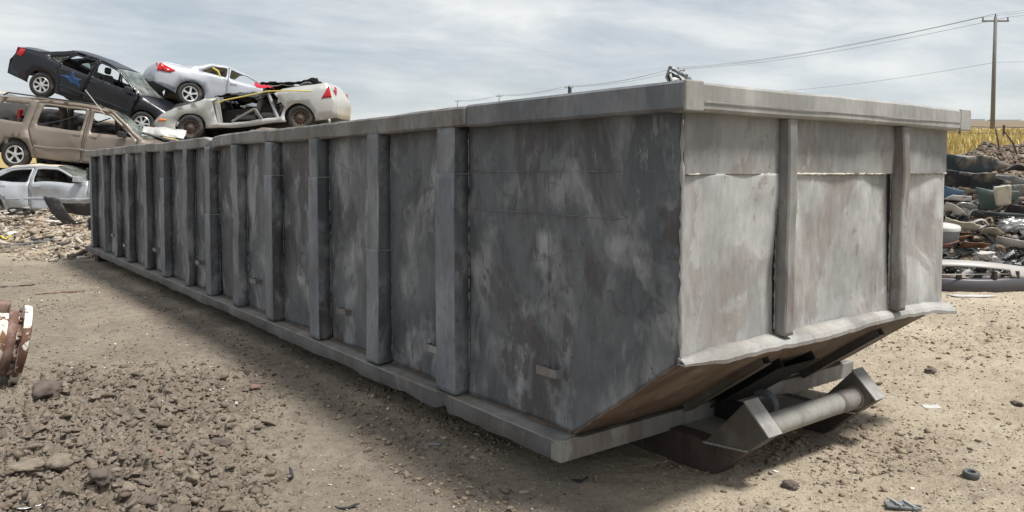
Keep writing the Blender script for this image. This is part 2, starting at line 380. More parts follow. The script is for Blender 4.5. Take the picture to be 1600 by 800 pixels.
    fieldy = M.mix(M.noise(.25, 5, .6), (.30, .235, .095), (.40, .31, .14))
    fd = M.ramp(M.math('MULTIPLY', vv, 1/400), [(.06, 0), (.068, 1)])
    c = M.mix(fd, c, fieldy)
    brown = M.mix(M.noise(.02, 4, .6, 0, M.map(scale=(1, .2, 1), src=P)), (.16, .12, .085), (.22, .175, .12))
    c = M.mix(M.ramp(M.math('MULTIPLY', vv, 1/400), [(.30, 0), (.36, 1)]), c, brown)
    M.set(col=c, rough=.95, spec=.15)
    M.bump(M.noise(22, 8, .78), .8, .03); M.bump(M.noise(110, 4, .7), .6, .006)
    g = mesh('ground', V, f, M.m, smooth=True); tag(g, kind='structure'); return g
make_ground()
def gz(x, y): return float(ground_h(np.array([x]), np.array([y]))[0])

# loose lumps, chips and rubble
def lump_base(seed, n=2):
    import bmesh
    b = bmesh.new(); bmesh.ops.create_icosphere(b, subdivisions=n, radius=1)
    v = np.array([p.co[:] for p in b.verts]); f = np.array([[q.index for q in p.verts] for p in b.faces]); b.free()
    d = 1+.38*fbm(v[:, 0]*1.3+seed, v[:, 1]*1.3, v[:, 2]*1.3, 3, seed); v = v*d[:, None]
    v = v*(1+.16*fbm(v[:, 0]*4, v[:, 1]*4, v[:, 2]*4, 2, seed+50))[:, None]
    return v, f
def chunk(seed, n=13):
    import bmesh
    rg = np.random.default_rng(seed); q = rg.normal(size=(n, 3)); q /= np.linalg.norm(q, axis=1)[:, None]; q *= rg.uniform(.75, 1.1, (n, 1))
    b = bmesh.new(); [b.verts.new(p) for p in q]; bmesh.ops.convex_hull(b, input=b.verts[:]); bmesh.ops.triangulate(b, faces=b.faces[:])
    b.verts.index_update(); used = sorted({v.index for f in b.faces for v in f.verts}); mp = {a: i for i, a in enumerate(used)}; b.verts.ensure_lookup_table()
    v = np.array([b.verts[i].co[:] for i in used]); f = np.array([[mp[w.index] for w in fc.verts] for fc in b.faces]); b.free(); return v, f
CH = [chunk(500+i, 12+i) for i in range(8)]
LB = [lump_base(s, 2) for s in range(8)]; LB1 = [lump_base(s, 1) for s in range(20, 28)]
CHIP = np.array([[-1, -1, -1], [1, -1, -1], [1, 1, -1], [-1, 1, -1], [-1, -1, 1], [1, -1, 1], [1, 1, 1], [-1, 1, 1]])*1.0
CHIPF = np.array([[0, 3, 2], [0, 2, 1], [4, 5, 6], [4, 6, 7], [0, 1, 5], [0, 5, 4], [1, 2, 6], [1, 6, 5], [2, 3, 7], [2, 7, 6], [3, 0, 4], [3, 4, 7]])
def rotm(n, tilt):
    a = rng.uniform(0, 2*np.pi, n); t = rng.normal(0, tilt, n); p = rng.uniform(0, 2*np.pi, n)
    ca, sa, ct, st = np.cos(a), np.sin(a), np.cos(t), np.sin(t)
    Rz = np.zeros((n, 3, 3)); Rz[:, 0, 0] = ca; Rz[:, 0, 1] = -sa; Rz[:, 1, 0] = sa; Rz[:, 1, 1] = ca; Rz[:, 2, 2] = 1
    Rx = np.zeros((n, 3, 3)); Rx[:, 0, 0] = 1; Rx[:, 1, 1] = ct; Rx[:, 1, 2] = -st; Rx[:, 2, 1] = st; Rx[:, 2, 2] = ct
    cp, sp = np.cos(p), np.sin(p)
    R2 = np.zeros((n, 3, 3)); R2[:, 0, 0] = cp; R2[:, 0, 1] = -sp; R2[:, 1, 0] = sp; R2[:, 1, 1] = cp; R2[:, 2, 2] = 1
    return Rz@Rx@R2
def scatter(name, P, size, mat, kind='stuff', bases=None, tilt=.4, sink=.25, label=None, smooth=False):
    """P (n,2) points, size (n,3)"""
    n = len(P); z = ground_h(P[:, 0], P[:, 1]); Rm = rotm(n, tilt); bases = bases or CH
    V = []; F = []; off = 0; pick = rng.integers(0, len(bases), n)
    for b, (bv, bf) in enumerate(bases):
        idx = np.where(pick == b)[0]
        if not len(idx): continue
        loc = np.einsum('nij,nvj->nvi', Rm[idx], bv[None]*size[idx][:, None, :])
        loc[:, :, 0] += P[idx, 0][:, None]; loc[:, :, 1] += P[idx, 1][:, None]; loc[:, :, 2] += (z[idx]+size[idx, 2]*(1-sink*2))[:, None]
        V.append(loc.reshape(-1, 3)); F.append((bf[None]+(np.arange(len(idx))*len(bv))[:, None, None]).reshape(-1, 3)+off); off += len(idx)*len(bv)
    o = mesh(name, np.concatenate(V), np.concatenate(F), mat, smooth=smooth)
    tag(o, label, kind=kind); return o
def island_mat(name, stops, rough=.9, bumps=.4, metal=0):
    M = MB(name); g = M.n('ShaderNodeNewGeometry'); r = M.ramp(g.outputs['Random Per Island'], stops, 'CONSTANT')
    M.c = g.outputs['Position']; c = M.mix(.7, r, M.mix(1, r, M.ramp(M.noise(30, 4, .7), [(.3, .6), (.7, 1.4)]), 'MULTIPLY'))
    M.set(col=c, rough=rough, metal=metal, spec=.2); M.bump(M.noise(60, 4, .7), bumps, .006); return M.m
M_CLOD = island_mat('clod', [(0, (.155, .127, .10)), (.3, (.18, .149, .118)), (.55, (.125, .10, .079)), (.8, (.20, .167, .133)), (.96, (.15, .116, .094))], bumps=.9)
M_PEB = island_mat('pebbles', [(0, (.27, .22, .165)), (.25, (.16, .128, .098)), (.5, (.36, .30, .23)), (.65, (.10, .08, .068)), (.93, (.60, .56, .50))])
M_RUB = island_mat('rubble', [(0, (.36, .305, .235)), (.22, (.27, .22, .165)), (.42, (.45, .40, .33)), (.6, (.20, .16, .13)), (.75, (.10, .09, .085)), (.86, (.62, .60, .56)), (.94, (.25, .17, .13))])
M_MIX = island_mat('mixed_scrap', [(0, (.20, .155, .12)), (.2, (.30, .24, .18)), (.38, (.08, .08, .085)), (.5, (.40, .37, .33)), (.62, (.15, .105, .08)), (.76, (.05, .055, .06)), (.86, (.55, .55, .54)), (.94, (.10, .16, .20)), (.97, (.30, .10, .07))])
M_DCLOD = island_mat('mound_clods', [(0, (.14, .108, .083)), (.3, (.19, .15, .115)), (.6, (.235, .19, .15)), (.9, (.33, .28, .225))], bumps=.8)

def visible_pts(n, umax=.72, vmin=2.6, vmax=14, p=1.3):
    v = vmin*(vmax/vmin)**(rng.uniform(0, 1, n)**p); u = v*rng.uniform(-umax, umax, n); x, y = xy_of(u, v); return np.stack([x, y], 1)
def notunder(P, m=.0): return ~((P[:, 0] > -.05-m) & (P[:, 0] < 2.45+m) & (P[:, 1] > .2-m) & (P[:, 1] < 13.2+m))
P = visible_pts(46000); P = P[notunder(P)]
k = rng.uniform(0, 1, len(P)) < (.35+.65*sm(-.3, .5, fbm(P[:, 0]*1.3, P[:, 1]*1.3, 0, 3, 61))); P = P[k]
s = np.exp(rng.normal(math.log(.0055), .5, len(P)))*np.clip(np.hypot(P[:, 0]-CAM[0], P[:, 1]-CAM[1])/5, .8, 2.2); s = np.minimum(s*.62, .012)
scatter('pebbles', P, np.stack([s*rng.uniform(.8, 1.6, len(P)), s*rng.uniform(.7, 1.2, len(P)), s*rng.uniform(.4, .9, len(P))], 1), M_PEB)
# broken clay clods
P = visible_pts(120000, vmax=11, p=1.0); P = P[(mudmask(P[:, 0], P[:, 1]) > rng.uniform(.12, .95, len(P))) & notunder(P, .3)][:30000]
s = np.exp(rng.normal(math.log(.0060), .75, len(P))); s = np.minimum(s, .030)
scatter('clay_clods', P, np.stack([s*rng.uniform(.9, 1.7, len(P)), s*rng.uniform(.8, 1.3, len(P)), s*rng.uniform(.3, .65, len(P))], 1), M_CLOD, bases=CH+[(v*(1+.2*fbm(v[:, 0]*2.5+9, v[:, 1]*2.5, v[:, 2]*2.5, 2, 77))[:, None], f) for v, f in LB[:3]], tilt=.5, sink=.38)
# scuffed crumbs near the hitch and over the sand
P = visible_pts(60000, umax=.7, vmax=12); P = P[(P[:, 0] > -.6) & notunder(P, -.4)]
P = P[fbm(P[:, 0]*1.1+3, P[:, 1]*1.1, 0, 3, 21)+.35*rng.normal(size=len(P)) > .2]
s = np.minimum(np.exp(rng.normal(math.log(.0055), .6, len(P))), .026)
M_CRUMB = island_mat('crumbs', [(0, (.25, .20, .15)), (.4, (.17, .135, .105)), (.7, (.32, .26, .19))], bumps=.8)
scatter('dirt_crumbs', P, np.stack([s*1.3, s, s*.6], 1), M_CRUMB, sink=.3)
# rubble field in front of the car stack
n = 26000; v = rng.uniform(13.0, 20.5, n); u = -rng.uniform(4.5, 17, n); x, y = xy_of(u, v); P = np.stack([x, y], 1); P = P[(rubblemask(x, y) > rng.uniform(.25, 1.3, n)) & notunder(P, .2)]
n = len(P); s = np.exp(rng.normal(math.log(.022), .5, n)); s = np.minimum(s, .08)
scatter('rubble', P, np.stack([s*rng.uniform(1, 3.2, n), s*rng.uniform(.5, 1, n), s*rng.uniform(.12, .5, n)], 1), M_RUB, bases=[(CHIP*np.array([1, rng.uniform(.6, 1), 1])+rng.normal(0, .18, (8, 3)), CHIPF) for _ in range(6)]+CH[:4], tilt=.45, sink=.15)
# shredded bits over the mound
n = 52000; v = rng.uniform(9.8, 17.5, n); u = v*rng.uniform(.42, .80, n); x, y = xy_of(u, v); P = np.stack([x, y], 1)
P = P[(moundmask(x, y)+.25*sm(9.8, 11, v) > rng.uniform(.05, .9, n))]; n = len(P); h = n*3//5
s = np.minimum(np.exp(rng.normal(math.log(.017), .6, n)), .07)
scatter('mound_clods', P[:h], np.stack([s*1.3, s, s*.7], 1)[:h], M_DCLOD, sink=.3)
u2, v2 = uv_of(P[h:, 0], P[h:, 1]); kk = (v2 < 13.6+.4*rng.normal(size=len(v2))) & (rng.uniform(0, 1, len(v2)) < .55); Q = P[h:][kk]; s2 = s[h:][kk]
scatter('shredded_scrap', Q, np.stack([s2*rng.uniform(1, 3, len(Q)), s2*rng.uniform(.5, 1.1, len(Q)), s2*rng.uniform(.1, .4, len(Q))], 1), M_MIX, bases=[(CHIP*np.array([1, rng.uniform(.5, 1), 1])+rng.normal(0, .25, (8, 3)), CHIPF) for _ in range(6)], tilt=.6, sink=.1)
# dry grass
def dry_grass():
    n = 42000; v = rng.uniform(24, 66, n)**1.0; r = rng.uniform(.40, .82, n); u = v*r; x, y = xy_of(u, v)
    k = (fbm(x*.35, y*.35, 0, 3, 71)+.4*rng.normal(size=n) > -.35); x, y, v = x[k], y[k], v[k]; n = len(x)
    z = ground_h(x, y, False); h = rng.uniform(.35, .85, n)*(1+.35*fbm(x*.3, y*.3, 0, 2, 73)); w = .02+.0009*v*rng.uniform(.6, 1.4, n); a = rng.uniform(0, 2*np.pi, n)
    lean = rng.normal(0, .18, (n, 2))
    b0 = np.stack([x-w*np.cos(a), y-w*np.sin(a), z-.03], 1); b1 = np.stack([x+w*np.cos(a), y+w*np.sin(a), z-.03], 1)
    m0 = np.stack([x+lean[:, 0]*.4*h-w*.8*np.cos(a), y+lean[:, 1]*.4*h-w*.8*np.sin(a), z+h*.6], 1); m1 = m0+np.stack([1.6*w*np.cos(a), 1.6*w*np.sin(a), 0*w], 1)
    t = np.stack([x+lean[:, 0]*h, y+lean[:, 1]*h, z+h], 1)
    V = np.stack([b0, b1, m1, m0, t], 1).reshape(-1, 3); i = np.arange(n)*5
    F = np.concatenate([np.stack([i, i+1, i+2], 1), np.stack([i, i+2, i+3], 1), np.stack([i+3, i+2, i+4], 1)])
    M = island_mat('dry_grass', [(0, (.60, .47, .19)), (.3, (.70, .56, .25)), (.55, (.52, .40, .17)), (.75, (.42, .39, .18)), (.9, (.72, .62, .36))], bumps=0)
    tag(mesh('dry_grass', V, F, M), 'tall golden dry grass growing between the fence and the dirt mound', kind='stuff')
dry_grass()
# ------------------------------------------------------------------ container
def crisp(o, a=32):
    o.data.polygons.foreach_set('use_smooth', np.ones(len(o.data.polygons), bool)); o.data.set_sharp_from_angle(angle=R(a)); return o
LW, LL, HT, ZR, ZE, DS, ZF = 2.4, 13.25, 1.908, 1.79, .732, .66, .255
BX = thing('scrap_container', 'huge long grey primer sprayed open top steel container with ribbed walls and sloped nose', 'container')
BX['group'] = None if False else ''
del BX['group']
def bead(name, p, q, r, mat, wob=.0015, step=.02):
    """one continuous uneven weld bead"""
    p, q = Vector(p), Vector(q); n = max(4, int((q-p).length/step)); P = []; rs = []
    for i in range(n+1):
        c = p.lerp(q, i/n); P.append(c+Vector([random.uniform(-wob, wob) for _ in range(3)])); rs.append(r*random.uniform(.45, 1.25)*(1.0 if random.random() > .25 else .35))
    g = Geo(); g.tube(P, rs, 6); return g.obj(name, mat, BX, True)
def dent(y, z, seed, amp=.010):
    return amp*fbm(y*1.1, z*1.4, 0, 3, seed)+amp*.35*fbm(y*4, z*4, 0, 2, seed+7)
def side_panel(x, sgn, seed, name='side_panel'):
    ts = np.concatenate([np.linspace(0, .3, 110)[:-1], np.linspace(.3, 1, 130)]); zs = np.linspace(ZF, ZR+.03, 64)
    T, Z = np.meshgrid(ts, zs, indexing='ij'); y0 = np.where(Z < ZE, DS*(ZE-Z)/(ZE-ZF), 0)
    Y = y0+T*(LL-y0); X = x+sgn*dent(Y, Z, seed)*np.clip((Y-y0)/.25, 0, 1)
    o = mesh(name, np.stack([X, Y, Z], -1).reshape(-1, 3), grid_faces(len(ts), len(zs)), M_SIDE, BX, True); fixn(o); return solid(o, .006, 0)
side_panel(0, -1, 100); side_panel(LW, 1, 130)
# end wall: lower plate, and an upper plate lapped over it
def end_plate(z0, z1, y, mat, seed, name):
    xs = np.linspace(.0, LW, 150); zs = np.linspace(z0, z1, 60); X, Z = np.meshgrid(xs, zs, indexing='ij')
    e = np.clip(np.minimum(X, LW-X)/.15, 0, 1)
    Y = y-(.019*fbm(X*1.6, Z*1.3, 0, 3, seed)+.004*fbm(X*5, Z*5, 0, 2, seed+3))*e
    o = mesh(name, np.stack([X, Y, Z], -1).reshape(-1, 3), grid_faces(len(xs), len(zs)), mat, BX, True); fixn(o); return solid(o, .006, 0)
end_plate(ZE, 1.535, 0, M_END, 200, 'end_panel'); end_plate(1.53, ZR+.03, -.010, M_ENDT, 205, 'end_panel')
# weld beads: seam dashes and the corner bead
for xa, xb in ((.02, .64), (.73, 1.715), (1.805, LW-.02)): bead('weld_seam', (xa, -.019, 1.532), (xb, -.019, 1.531), .0055, M_WELD)
bead('corner_weld', (-.005, -.006, ZE+.01), (-.005, -.006, ZR-.01), .010, M_ERIM, .002, .03)
for z in (1.545, 1.33): bead('plate_seam', (-.006, .06, z), (-.006, 1.52, z), .0028, M_SIDE2)
bead('plate_seam', (-.008, .85, ZF+.06), (-.008, .85, ZR-.02), .0022, M_SIDE2)
# far end: door panel
g = Geo().box((.01, LL-.03, ZF), (LW-.01, LL-.02, ZR+.03)); g.obj('rear_door', M_SIDE2, BX)
for z in (.55, 1.42):
    g = Geo().box((-.075, LL-.01, z), (.06, LL+.09, z+.05)).box((-.075, LL-.01, z+.09), (.06, LL+.09, z+.14)); g.tube([(-.04, LL+.05, z-.04), (-.04, LL+.05, z+.18)], .022); g.obj('hinge', M_SIDE2, BX)
# floor
Geo().box((-.012, DS+.012, ZF-.012), (LW+.012, LL-.04, ZF+.006)).obj('floor_plate', M_RUST, BX)
# slope under the nose
def slope():
    xs = np.linspace(-.012, LW+.012, 120); ts = np.linspace(0, 1, 34); X, T = np.meshgrid(xs, ts, indexing='ij')
    Y = -.012+T*(DS+.01); Z = ZE+.005-T*(ZE-ZF+.005)+.006*fbm(X*2.5, T*2, 0, 3, 230)
    o = mesh('sloped_nose', np.stack([X, Y, Z], -1).reshape(-1, 3), grid_faces(len(xs), len(ts)), M_RUST, BX, True); fixn(o); solid(o, .012, 0)
    nrm = Vector((0, -(ZE-ZF), -DS)).normalized()
    def sp(x, t, off): return Vector((x, t*DS, ZE-t*(ZE-ZF)))+nrm*off
    for xc in (.80, 1.93):
        g = Geo(); w = .032
        a0, a1 = .22, .96
        for s in (-1, 1): g.bar(sp(xc+s*w, a0, .022), sp(xc+s*w, a1, .022), .006, .05, up=nrm)
        g.bar(sp(xc, a0, .048), sp(xc, a1, .048), .07, .006, up=nrm); g.bar(sp(xc, a0, .004), sp(xc, a1, .004), .064, .006, up=nrm)
        g.obj('nose_tube', M_NOSE, BX)
        Geo().bar(sp(xc, a0+.06, .025), sp(xc, a0+.07, .025), .056, .038, up=nrm).obj('tube_plug', M_DARK, BX)
    g = Geo()
    for xc in (1.05, 1.35): g.bar(sp(xc, .34, .03), sp(xc, .99, .03), .008, .06, up=nrm)
    g.bar(sp(1.2, .36, .062), sp(1.2, .99, .062), .42, .006, up=nrm); g.obj('nose_gusset', M_DARK, BX)
slope()
# bent lip along the foot of the end wall
def lip():
    xs = np.linspace(-.015, LW+.03, 200); prof = [(0, .045), (-.030, .034), (-.060, .020), (-.070, .004), (-.068, -.012), (-.035, -.016), (.004, -.008)]
    V = []
    for x in xs:
        b = .007*fbm(x*1.6, 0, 0, 4, 240); d = 1+.25*float(fbm(x*1.3, 3, 0, 4, 243)); dr = -.03*float(sm(2.1, 2.45, x)); k = float(sm(-.02, .25, x))*.6+.4
        for (py, pz) in prof:
            V.append((x, py*d*k, ZE+.004+pz*k+float(b)*(1 if py < -.02 else .2)+dr+.0025*float(fbm(x*14, py*30, 0, 2, 246))))
    o = mesh('nose_lip', V, grid_faces(len(xs), len(prof)), M_LIP, BX, True); fixn(o); crisp(o, 18); solid(o, .006, 0)
lip()
# top rim: side beams and end beam, hollow rectangular section with slight waviness
def beam(name, p0, p1, cx, cz, w, h, mat, seed, amp=.006, n=200, axis=1, notch=None):
    ts = np.linspace(0, 1, n); ch = .012
    sec = [(-w/2+ch, -h/2), (w/2-ch, -h/2), (w/2, -h/2+ch), (w/2, h/2-ch), (w/2-ch, h/2), (-w/2+ch, h/2), (-w/2, h/2-ch), (-w/2, -h/2+ch)]
    V = []
    for t in ts:
        L = p0+(p1-p0)*t; dx = amp*float(fbm(L*.9, 0, 0, 3, seed)); dz = amp*float(fbm(L*.8, 5, 0, 3, seed+2))
        if notch: dz -= notch[1]*math.exp(-((L-notch[0])/.09)**2); dx += .03*math.exp(-((L-notch[0])/.07)**2)
        for i, (a, b) in enumerate(sec):
            jx = amp*.35*float(fbm(L*5, i*1.7, 0, 2, seed+4)); jz = amp*.35*float(fbm(L*5, i*2.3, 4, 2, seed+5))
            q = (cx+a+dx+jx, L, cz+b+dz+jz) if axis == 1 else (L, cx+a+dx+jx, cz+b+dz+jz); V.append(q)
    F = []
    for i in range(n-1):
        for k in range(8):
            k2 = (k+1) % 8; F.append((i*8+k, i*8+k2, (i+1)*8+k2, (i+1)*8+k))
    F += [tuple(range(8)), tuple(reversed(range((n-1)*8, n*8)))]
    o = mesh(name, V, F, mat, BX); fixn(o); return o
RZ = (ZR+HT)/2; RHH = HT-ZR
beam('top_rim', 1.45, LL+.05, -.043, RZ-.002, .108, RHH-.006, M_RIM, 300, .009, 420, notch=(6.15, .035))
beam('top_rim', -.095, 1.45, -.045, RZ+.002, .112, RHH+.004, M_RIMN, 305, .002, 40)
beam('top_rim', -.095, LL+.05, LW+.045, RZ, .11, RHH, M_RIM, 310, .008, 200)
beam('end_rim', -.07, LW+.07, -.046, RZ+.001, .108, RHH+.003, M_ERIM, 320, .003, 120, axis=0)
beam('end_rim', -.05, LW+.05, LL+.02, RZ, .09, RHH, M_RIM, 325, .003, 40, axis=0)
for x0, x1 in ((-.1035, .010), (LW-.03, LW+.1035)):
    g = Geo().box((x0, -.1050, ZR-.003), (x1, -.090, HT+.004)); bevel(g.obj('corner_cap', M_ERIM, BX), .006, 2)
# thin groove line on the end rim
Geo().bar((.02, -.1035, ZR+.040), (LW-.04, -.1035, ZR+.040), .004, .004).obj('rim_seam', M_LIP, BX)
# vertical ribs on the long side: channel with a front face and two returns
def rib(yc, x0, sgn, w, d, seed, z0, z1, amp=.008, mat=M_SIDE2, name='rib', lean=0):
    zs = np.linspace(z0, z1, 46); V = []; sec = [(0, w/2+.012), (d, w/2), (d, -w/2), (0, -w/2-.004)]
    sec = [(0, w/2+.010), (d*.5, w/2+.006), (d-.003, w/2), (d, w/2-.004), (d, 0), (d, -w/2+.004), (d-.003, -w/2), (d*.5, -w/2), (0, -w/2)]
    for z in zs:
        a = amp*float(fbm(z*2.2, seed, 0, 3, seed)); b = amp*.8*float(fbm(z*3.1, seed+5, 0, 3, seed+1))
        for i, (p, q) in enumerate(sec):
            k = p/d; V.append((x0+sgn*(p+a*k), yc+q+b*k*1.5+lean*(z-1)*k, z))
    o = mesh(name, V, grid_faces(len(zs), len(sec)), [mat, M_SIDE], BX, True); fixn(o); o.data.polygons.foreach_set('material_index', np.array([0 if 2 <= i % 8 <= 5 else 1 for i in range(len(o.data.polygons))], dtype=np.int32)); crisp(o, 26); solid(o, .004, 0); return o  # returns painted darker than the front face; their shading is put into the colour
ribY = [1.66, 2.56, 3.52, 4.46, 5.36, 6.20, 7.05, 8.0, 8.92, 9.95, 10.82, 11.70, 12.72]
ribAmp = [.002, .005, .003, .003, .015, .003, .014, .003, .004, .003, .010, .012, .006]
seam = {0: 1.53, 1: 1.02, 2: 1.50, 3: 1.51, 5: 1.10, 7: 1.46}
for i, (y, a) in enumerate(zip(ribY, ribAmp)):
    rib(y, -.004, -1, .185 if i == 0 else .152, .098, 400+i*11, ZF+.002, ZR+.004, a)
    if i in seam:
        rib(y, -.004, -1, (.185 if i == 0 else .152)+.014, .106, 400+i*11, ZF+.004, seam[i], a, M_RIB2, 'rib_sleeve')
        zz = seam[i]; w = .10 if i == 0 else .09
        Geo().bar((-.1085, y-w, zz), (-.1085, y+w, zz), .006, .005).bar((-.010, y-w-.006, zz), (-.108, y-w-.004, zz), .005, .005).obj('weld_seam', M_LIP, BX)
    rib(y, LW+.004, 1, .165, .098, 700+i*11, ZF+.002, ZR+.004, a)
    bead('rib_weld', (-.008, y-(.094 if i == 0 else .078)-.006, ZF+.03), (-.008, y-(.094 if i == 0 else .078)-.006, ZR-.03), .0048, M_LEDGE)
    Geo().box((-.0075, y-(.102 if i == 0 else .086), ZF+.03), (-.0050, y-(.094 if i == 0 else .078), ZR-.03)).obj('rib_gap', M_DARK, BX)
# end ribs
def erib(xc, seed):
    zs = np.linspace(ZE+.045, ZR+.004, 50); V = []; w, d = .062, .076
    sec = [(-w/2, 0), (-w/2, -d*.5), (-w/2, -d+.006), (-w/2+.006, -d), (0, -d), (w/2-.004, -d), (w/2, -d+.006), (w/2, 0)]
    for z in zs:
        a = .010*float(fbm(z*2.6, seed, 0, 4, seed)); b = .007*float(fbm(z*2.6, seed, 4, 3, seed+1))
        for (p, q) in sec:
            k = -q/d; V.append((xc+p+a*k, q+b*k, z))
    o = mesh('end_rib', V, grid_faces(len(zs), len(sec)), M_ERIB, BX, True); fixn(o); crisp(o); solid(o, .006, 0)
    Geo().box((xc-w/2-.011, -.0175, ZE+.06), (xc-w/2-.004, -.004, ZR-.02)).obj('rib_gap', M_DARK, BX)
    bead('rib_weld', (xc-w/2-.007, -.018, ZE+.07), (xc-w/2-.007, -.018, ZR-.03), .006, M_ERIB)
erib(.686, 501); erib(1.76, 531)
# bottom rail: ledge and wavy apron along each long side
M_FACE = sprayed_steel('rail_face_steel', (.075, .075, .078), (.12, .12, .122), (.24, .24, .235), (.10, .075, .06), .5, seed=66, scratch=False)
def rail(x0, sgn, seed):
    ys = np.concatenate([np.linspace(DS-.02, 4, 240)[:-1], np.linspace(4, LL, 260)])
    prof = [(0, 0), (.06, -.004), (.112, -.010), (.118, -.014), (.119, -.045), (.118, -.075), (.112, -.100), (.095, -.106)]
    V = []
    n1 = fbm(ys*2.0, 0, 0, 3, seed); n2 = fbm(ys*3.3, 2, 0, 4, seed+3); n3 = fbm(ys*1.3, 4, 0, 2, seed+5)
    bite = .05*np.exp(-((ys-1.68)/.05)**2)
    for j, y in enumerate(ys):
        for i, (p, q) in enumerate(prof):
            k = max(0, i-3)/4
            V.append((x0+sgn*(p+.010*n1[j]*k*(1 if y < 6 else .5)-bite[j]*(.5 if i > 2 else 0)), y, ZF-.002+q+.014*n2[j]*k+.002*n3[j]*(i > 0)+bite[j]*.6*k))
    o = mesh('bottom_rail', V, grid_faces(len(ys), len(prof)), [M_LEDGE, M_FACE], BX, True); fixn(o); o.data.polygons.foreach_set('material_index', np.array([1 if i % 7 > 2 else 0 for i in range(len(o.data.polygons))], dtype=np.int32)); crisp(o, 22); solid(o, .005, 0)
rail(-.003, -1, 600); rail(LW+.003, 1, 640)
# cross beam under the foot of the slope
bevel(Geo().box((-.128, DS-.045, .148), (LW+.128, DS+.03, .247)).obj('cross_beam', M_HOOK, BX), .004, 2)
for y in (2.2, 3.7, 5.2, 6.7, 8.2, 9.7, 11.2, 12.7): Geo().box((.0, y, .165), (LW, y+.06, .2505)).obj('cross_member', M_MAROON, BX)
# runners with turned-up nose plates
for xa in (.65, 1.65):
    xb = xa+.10
    # long runner beam on the ground
    Geo().prism([(.33, -.012), (LL-.4, -.012), (LL-.4, .163), (.42, .163), (.375, .15), (.125, .175)], 0, xa+.001, xb-.001).obj('runner', M_MAROON, BX)
    g = Geo().prism([(.385, .150), (.142, .412), (.006, .272), (.118, .176)], 0, xa-.003, xb+.003); bevel(g.obj('runner_nose', M_NOSE, BX), .004)
    n = Vector((0, -.272+.412, -.142+.006)); 
    Geo().prism([(.146, .416), (.004, .273), (-.002, .279), (.140, .422)], 0, xa-.005, xb+.005).obj('nose_cap', M_LIP, BX)
    for yb in (.2,): pass
# lift pipe between the noses
def pipe():
    g = Geo(); c0 = Vector((.75, .135, .262)); c1 = Vector((1.65, .135, .262)); n = 40
    pts = [c0.lerp(c1, t/12) for t in range(13)]; g.tube(pts, .058, 36); o = g.obj('lift_pipe', M_PIPE, BX, True); fixn(o)
    g = Geo(); g.tube([c0.lerp(c1, .80), c0.lerp(c1, .995)], .061, 36); fixn(g.obj('pipe_sleeve', M_HOOK, BX, True))
pipe()
for xr in (.754, 1.646): g = Geo(); g.tube([(xr+random.uniform(-.001, .001), .135+.060*math.cos(a), .262+.060*math.sin(a)) for a in np.linspace(0, 2*math.pi, 40)], [.007+.002*random.random() for _ in range(40)], 6, False); g.obj('pipe_weld', M_LEDGE, BX)
for xa in (.645, 1.645):
    g = Geo(); g.tube([(xa, .385+(.12-.385)*t, .152+(.177-.152)*t+.001*math.sin(t*60)) for t in np.linspace(0, 1, 40)], .006, 6); g.obj('nose_weld', M_LIP, BX)
# deck plates between the runners with the slot of the cable hook
Geo().prism([(.75, .62), (.75, .36), (1.02, .40), (1.10, .62)], 2, .150, .160).obj('deck_plate', M_HOOK, BX)
Geo().prism([(1.28, .62), (1.33, .36), (1.65, .30), (1.65, .62)], 2, .165, .175).obj('deck_plate', M_HOOK, BX)
# cable hook: a thick half ring
def hook():
    sec = []; ro, ri, y = .085, .050, .42
    poly = [(1.17+0, 0)]
    a = np.linspace(R(-75), R(135), 20)
    outer = [(.40-math.cos(t)*ro*-1*-1, .245+math.sin(t)*ro) for t in a]; inner = [(.40-math.cos(t)*ri, .245+math.sin(t)*ri) for t in a[::-1]]
    o = Geo().prism(outer+inner, 0, 1.165, 1.205).obj('cable_hook', M_SIDE2, BX); fixn(o); bevel(o, .004)
hook()
Geo().box((1.02, .41, .15), (1.13, .60, .245)).obj('hook_block', M_DARK, BX)
# tarp hooks along the side
for (y, z) in [(.81, .54), (1.90, .46), (3.16, .51), (5.02, .53), (6.77, .54), (8.68, .53), (10.46, .45), (11.3, .55)]:
    w, d, h = .075, .055, .042; x = -.004
    g = Geo().box((x-d, y-w, z-h/2), (x-d+.007, y+w, z+h/2)).box((x-d+.007, y-w, z-h/2), (x, y-w+.007, z+h/2)).box((x-d+.007, y+w-.007, z-h/2), (x, y+w, z+h/2))
    g.obj('tarp_hook', M_RIM if y > 1.5 else M_HOOK, BX)
# rear roller blocks
for x in (.02, LW-.12): Geo().box((x-.04, LL-.55, -.005), (x+.10, LL-.25, .165)).obj('roller_block', M_MAROON, BX)
# ------------------------------------------------------------------ cars
def carpaint(name, col, rough=.35, dust=.4, dustcol=(.30, .27, .23), metal=.3, scratches=.3):
    M = MB(name)
    c = M.mix(M.noise(2.2, 5, .6), tuple(x*.86 for x in col), tuple(x*1.08 for x in col))
    d = M.ramp(M.noise(1.5, 7, .68, .6), [(.52-dust*.25, 0), (.78-dust*.15, 1)])
    sp = M.n('ShaderNodeSeparateXYZ'); M.l(M.c, sp.inputs[0]); low = M.ramp(sp.outputs[2], [(.15, 1), (.75, .25)])
    d = M.math('MULTIPLY', d, M.math('MULTIPLY', low, dust*1.6))
    c = M.mix(d, c, dustcol)
    s = M.ramp(M.noise(5, 6, .7, 2.5, M.map(scale=(.5, 1, 3))), [(.60, 0), (.66, 1)])
    c = M.mix(M.math('MULTIPLY', s, scratches*.5), c, tuple(min(.8, x*1.6+.05) for x in col))
    M.set(col=c, rough=M.mix(d, rough, .85), metal=metal, spec=.5); M.bump(M.noise(1.6, 3, .5, .5), .25, .04); return M.m
P_SILV = carpaint('silver_paint', (.42, .44, .47), .38, .35)
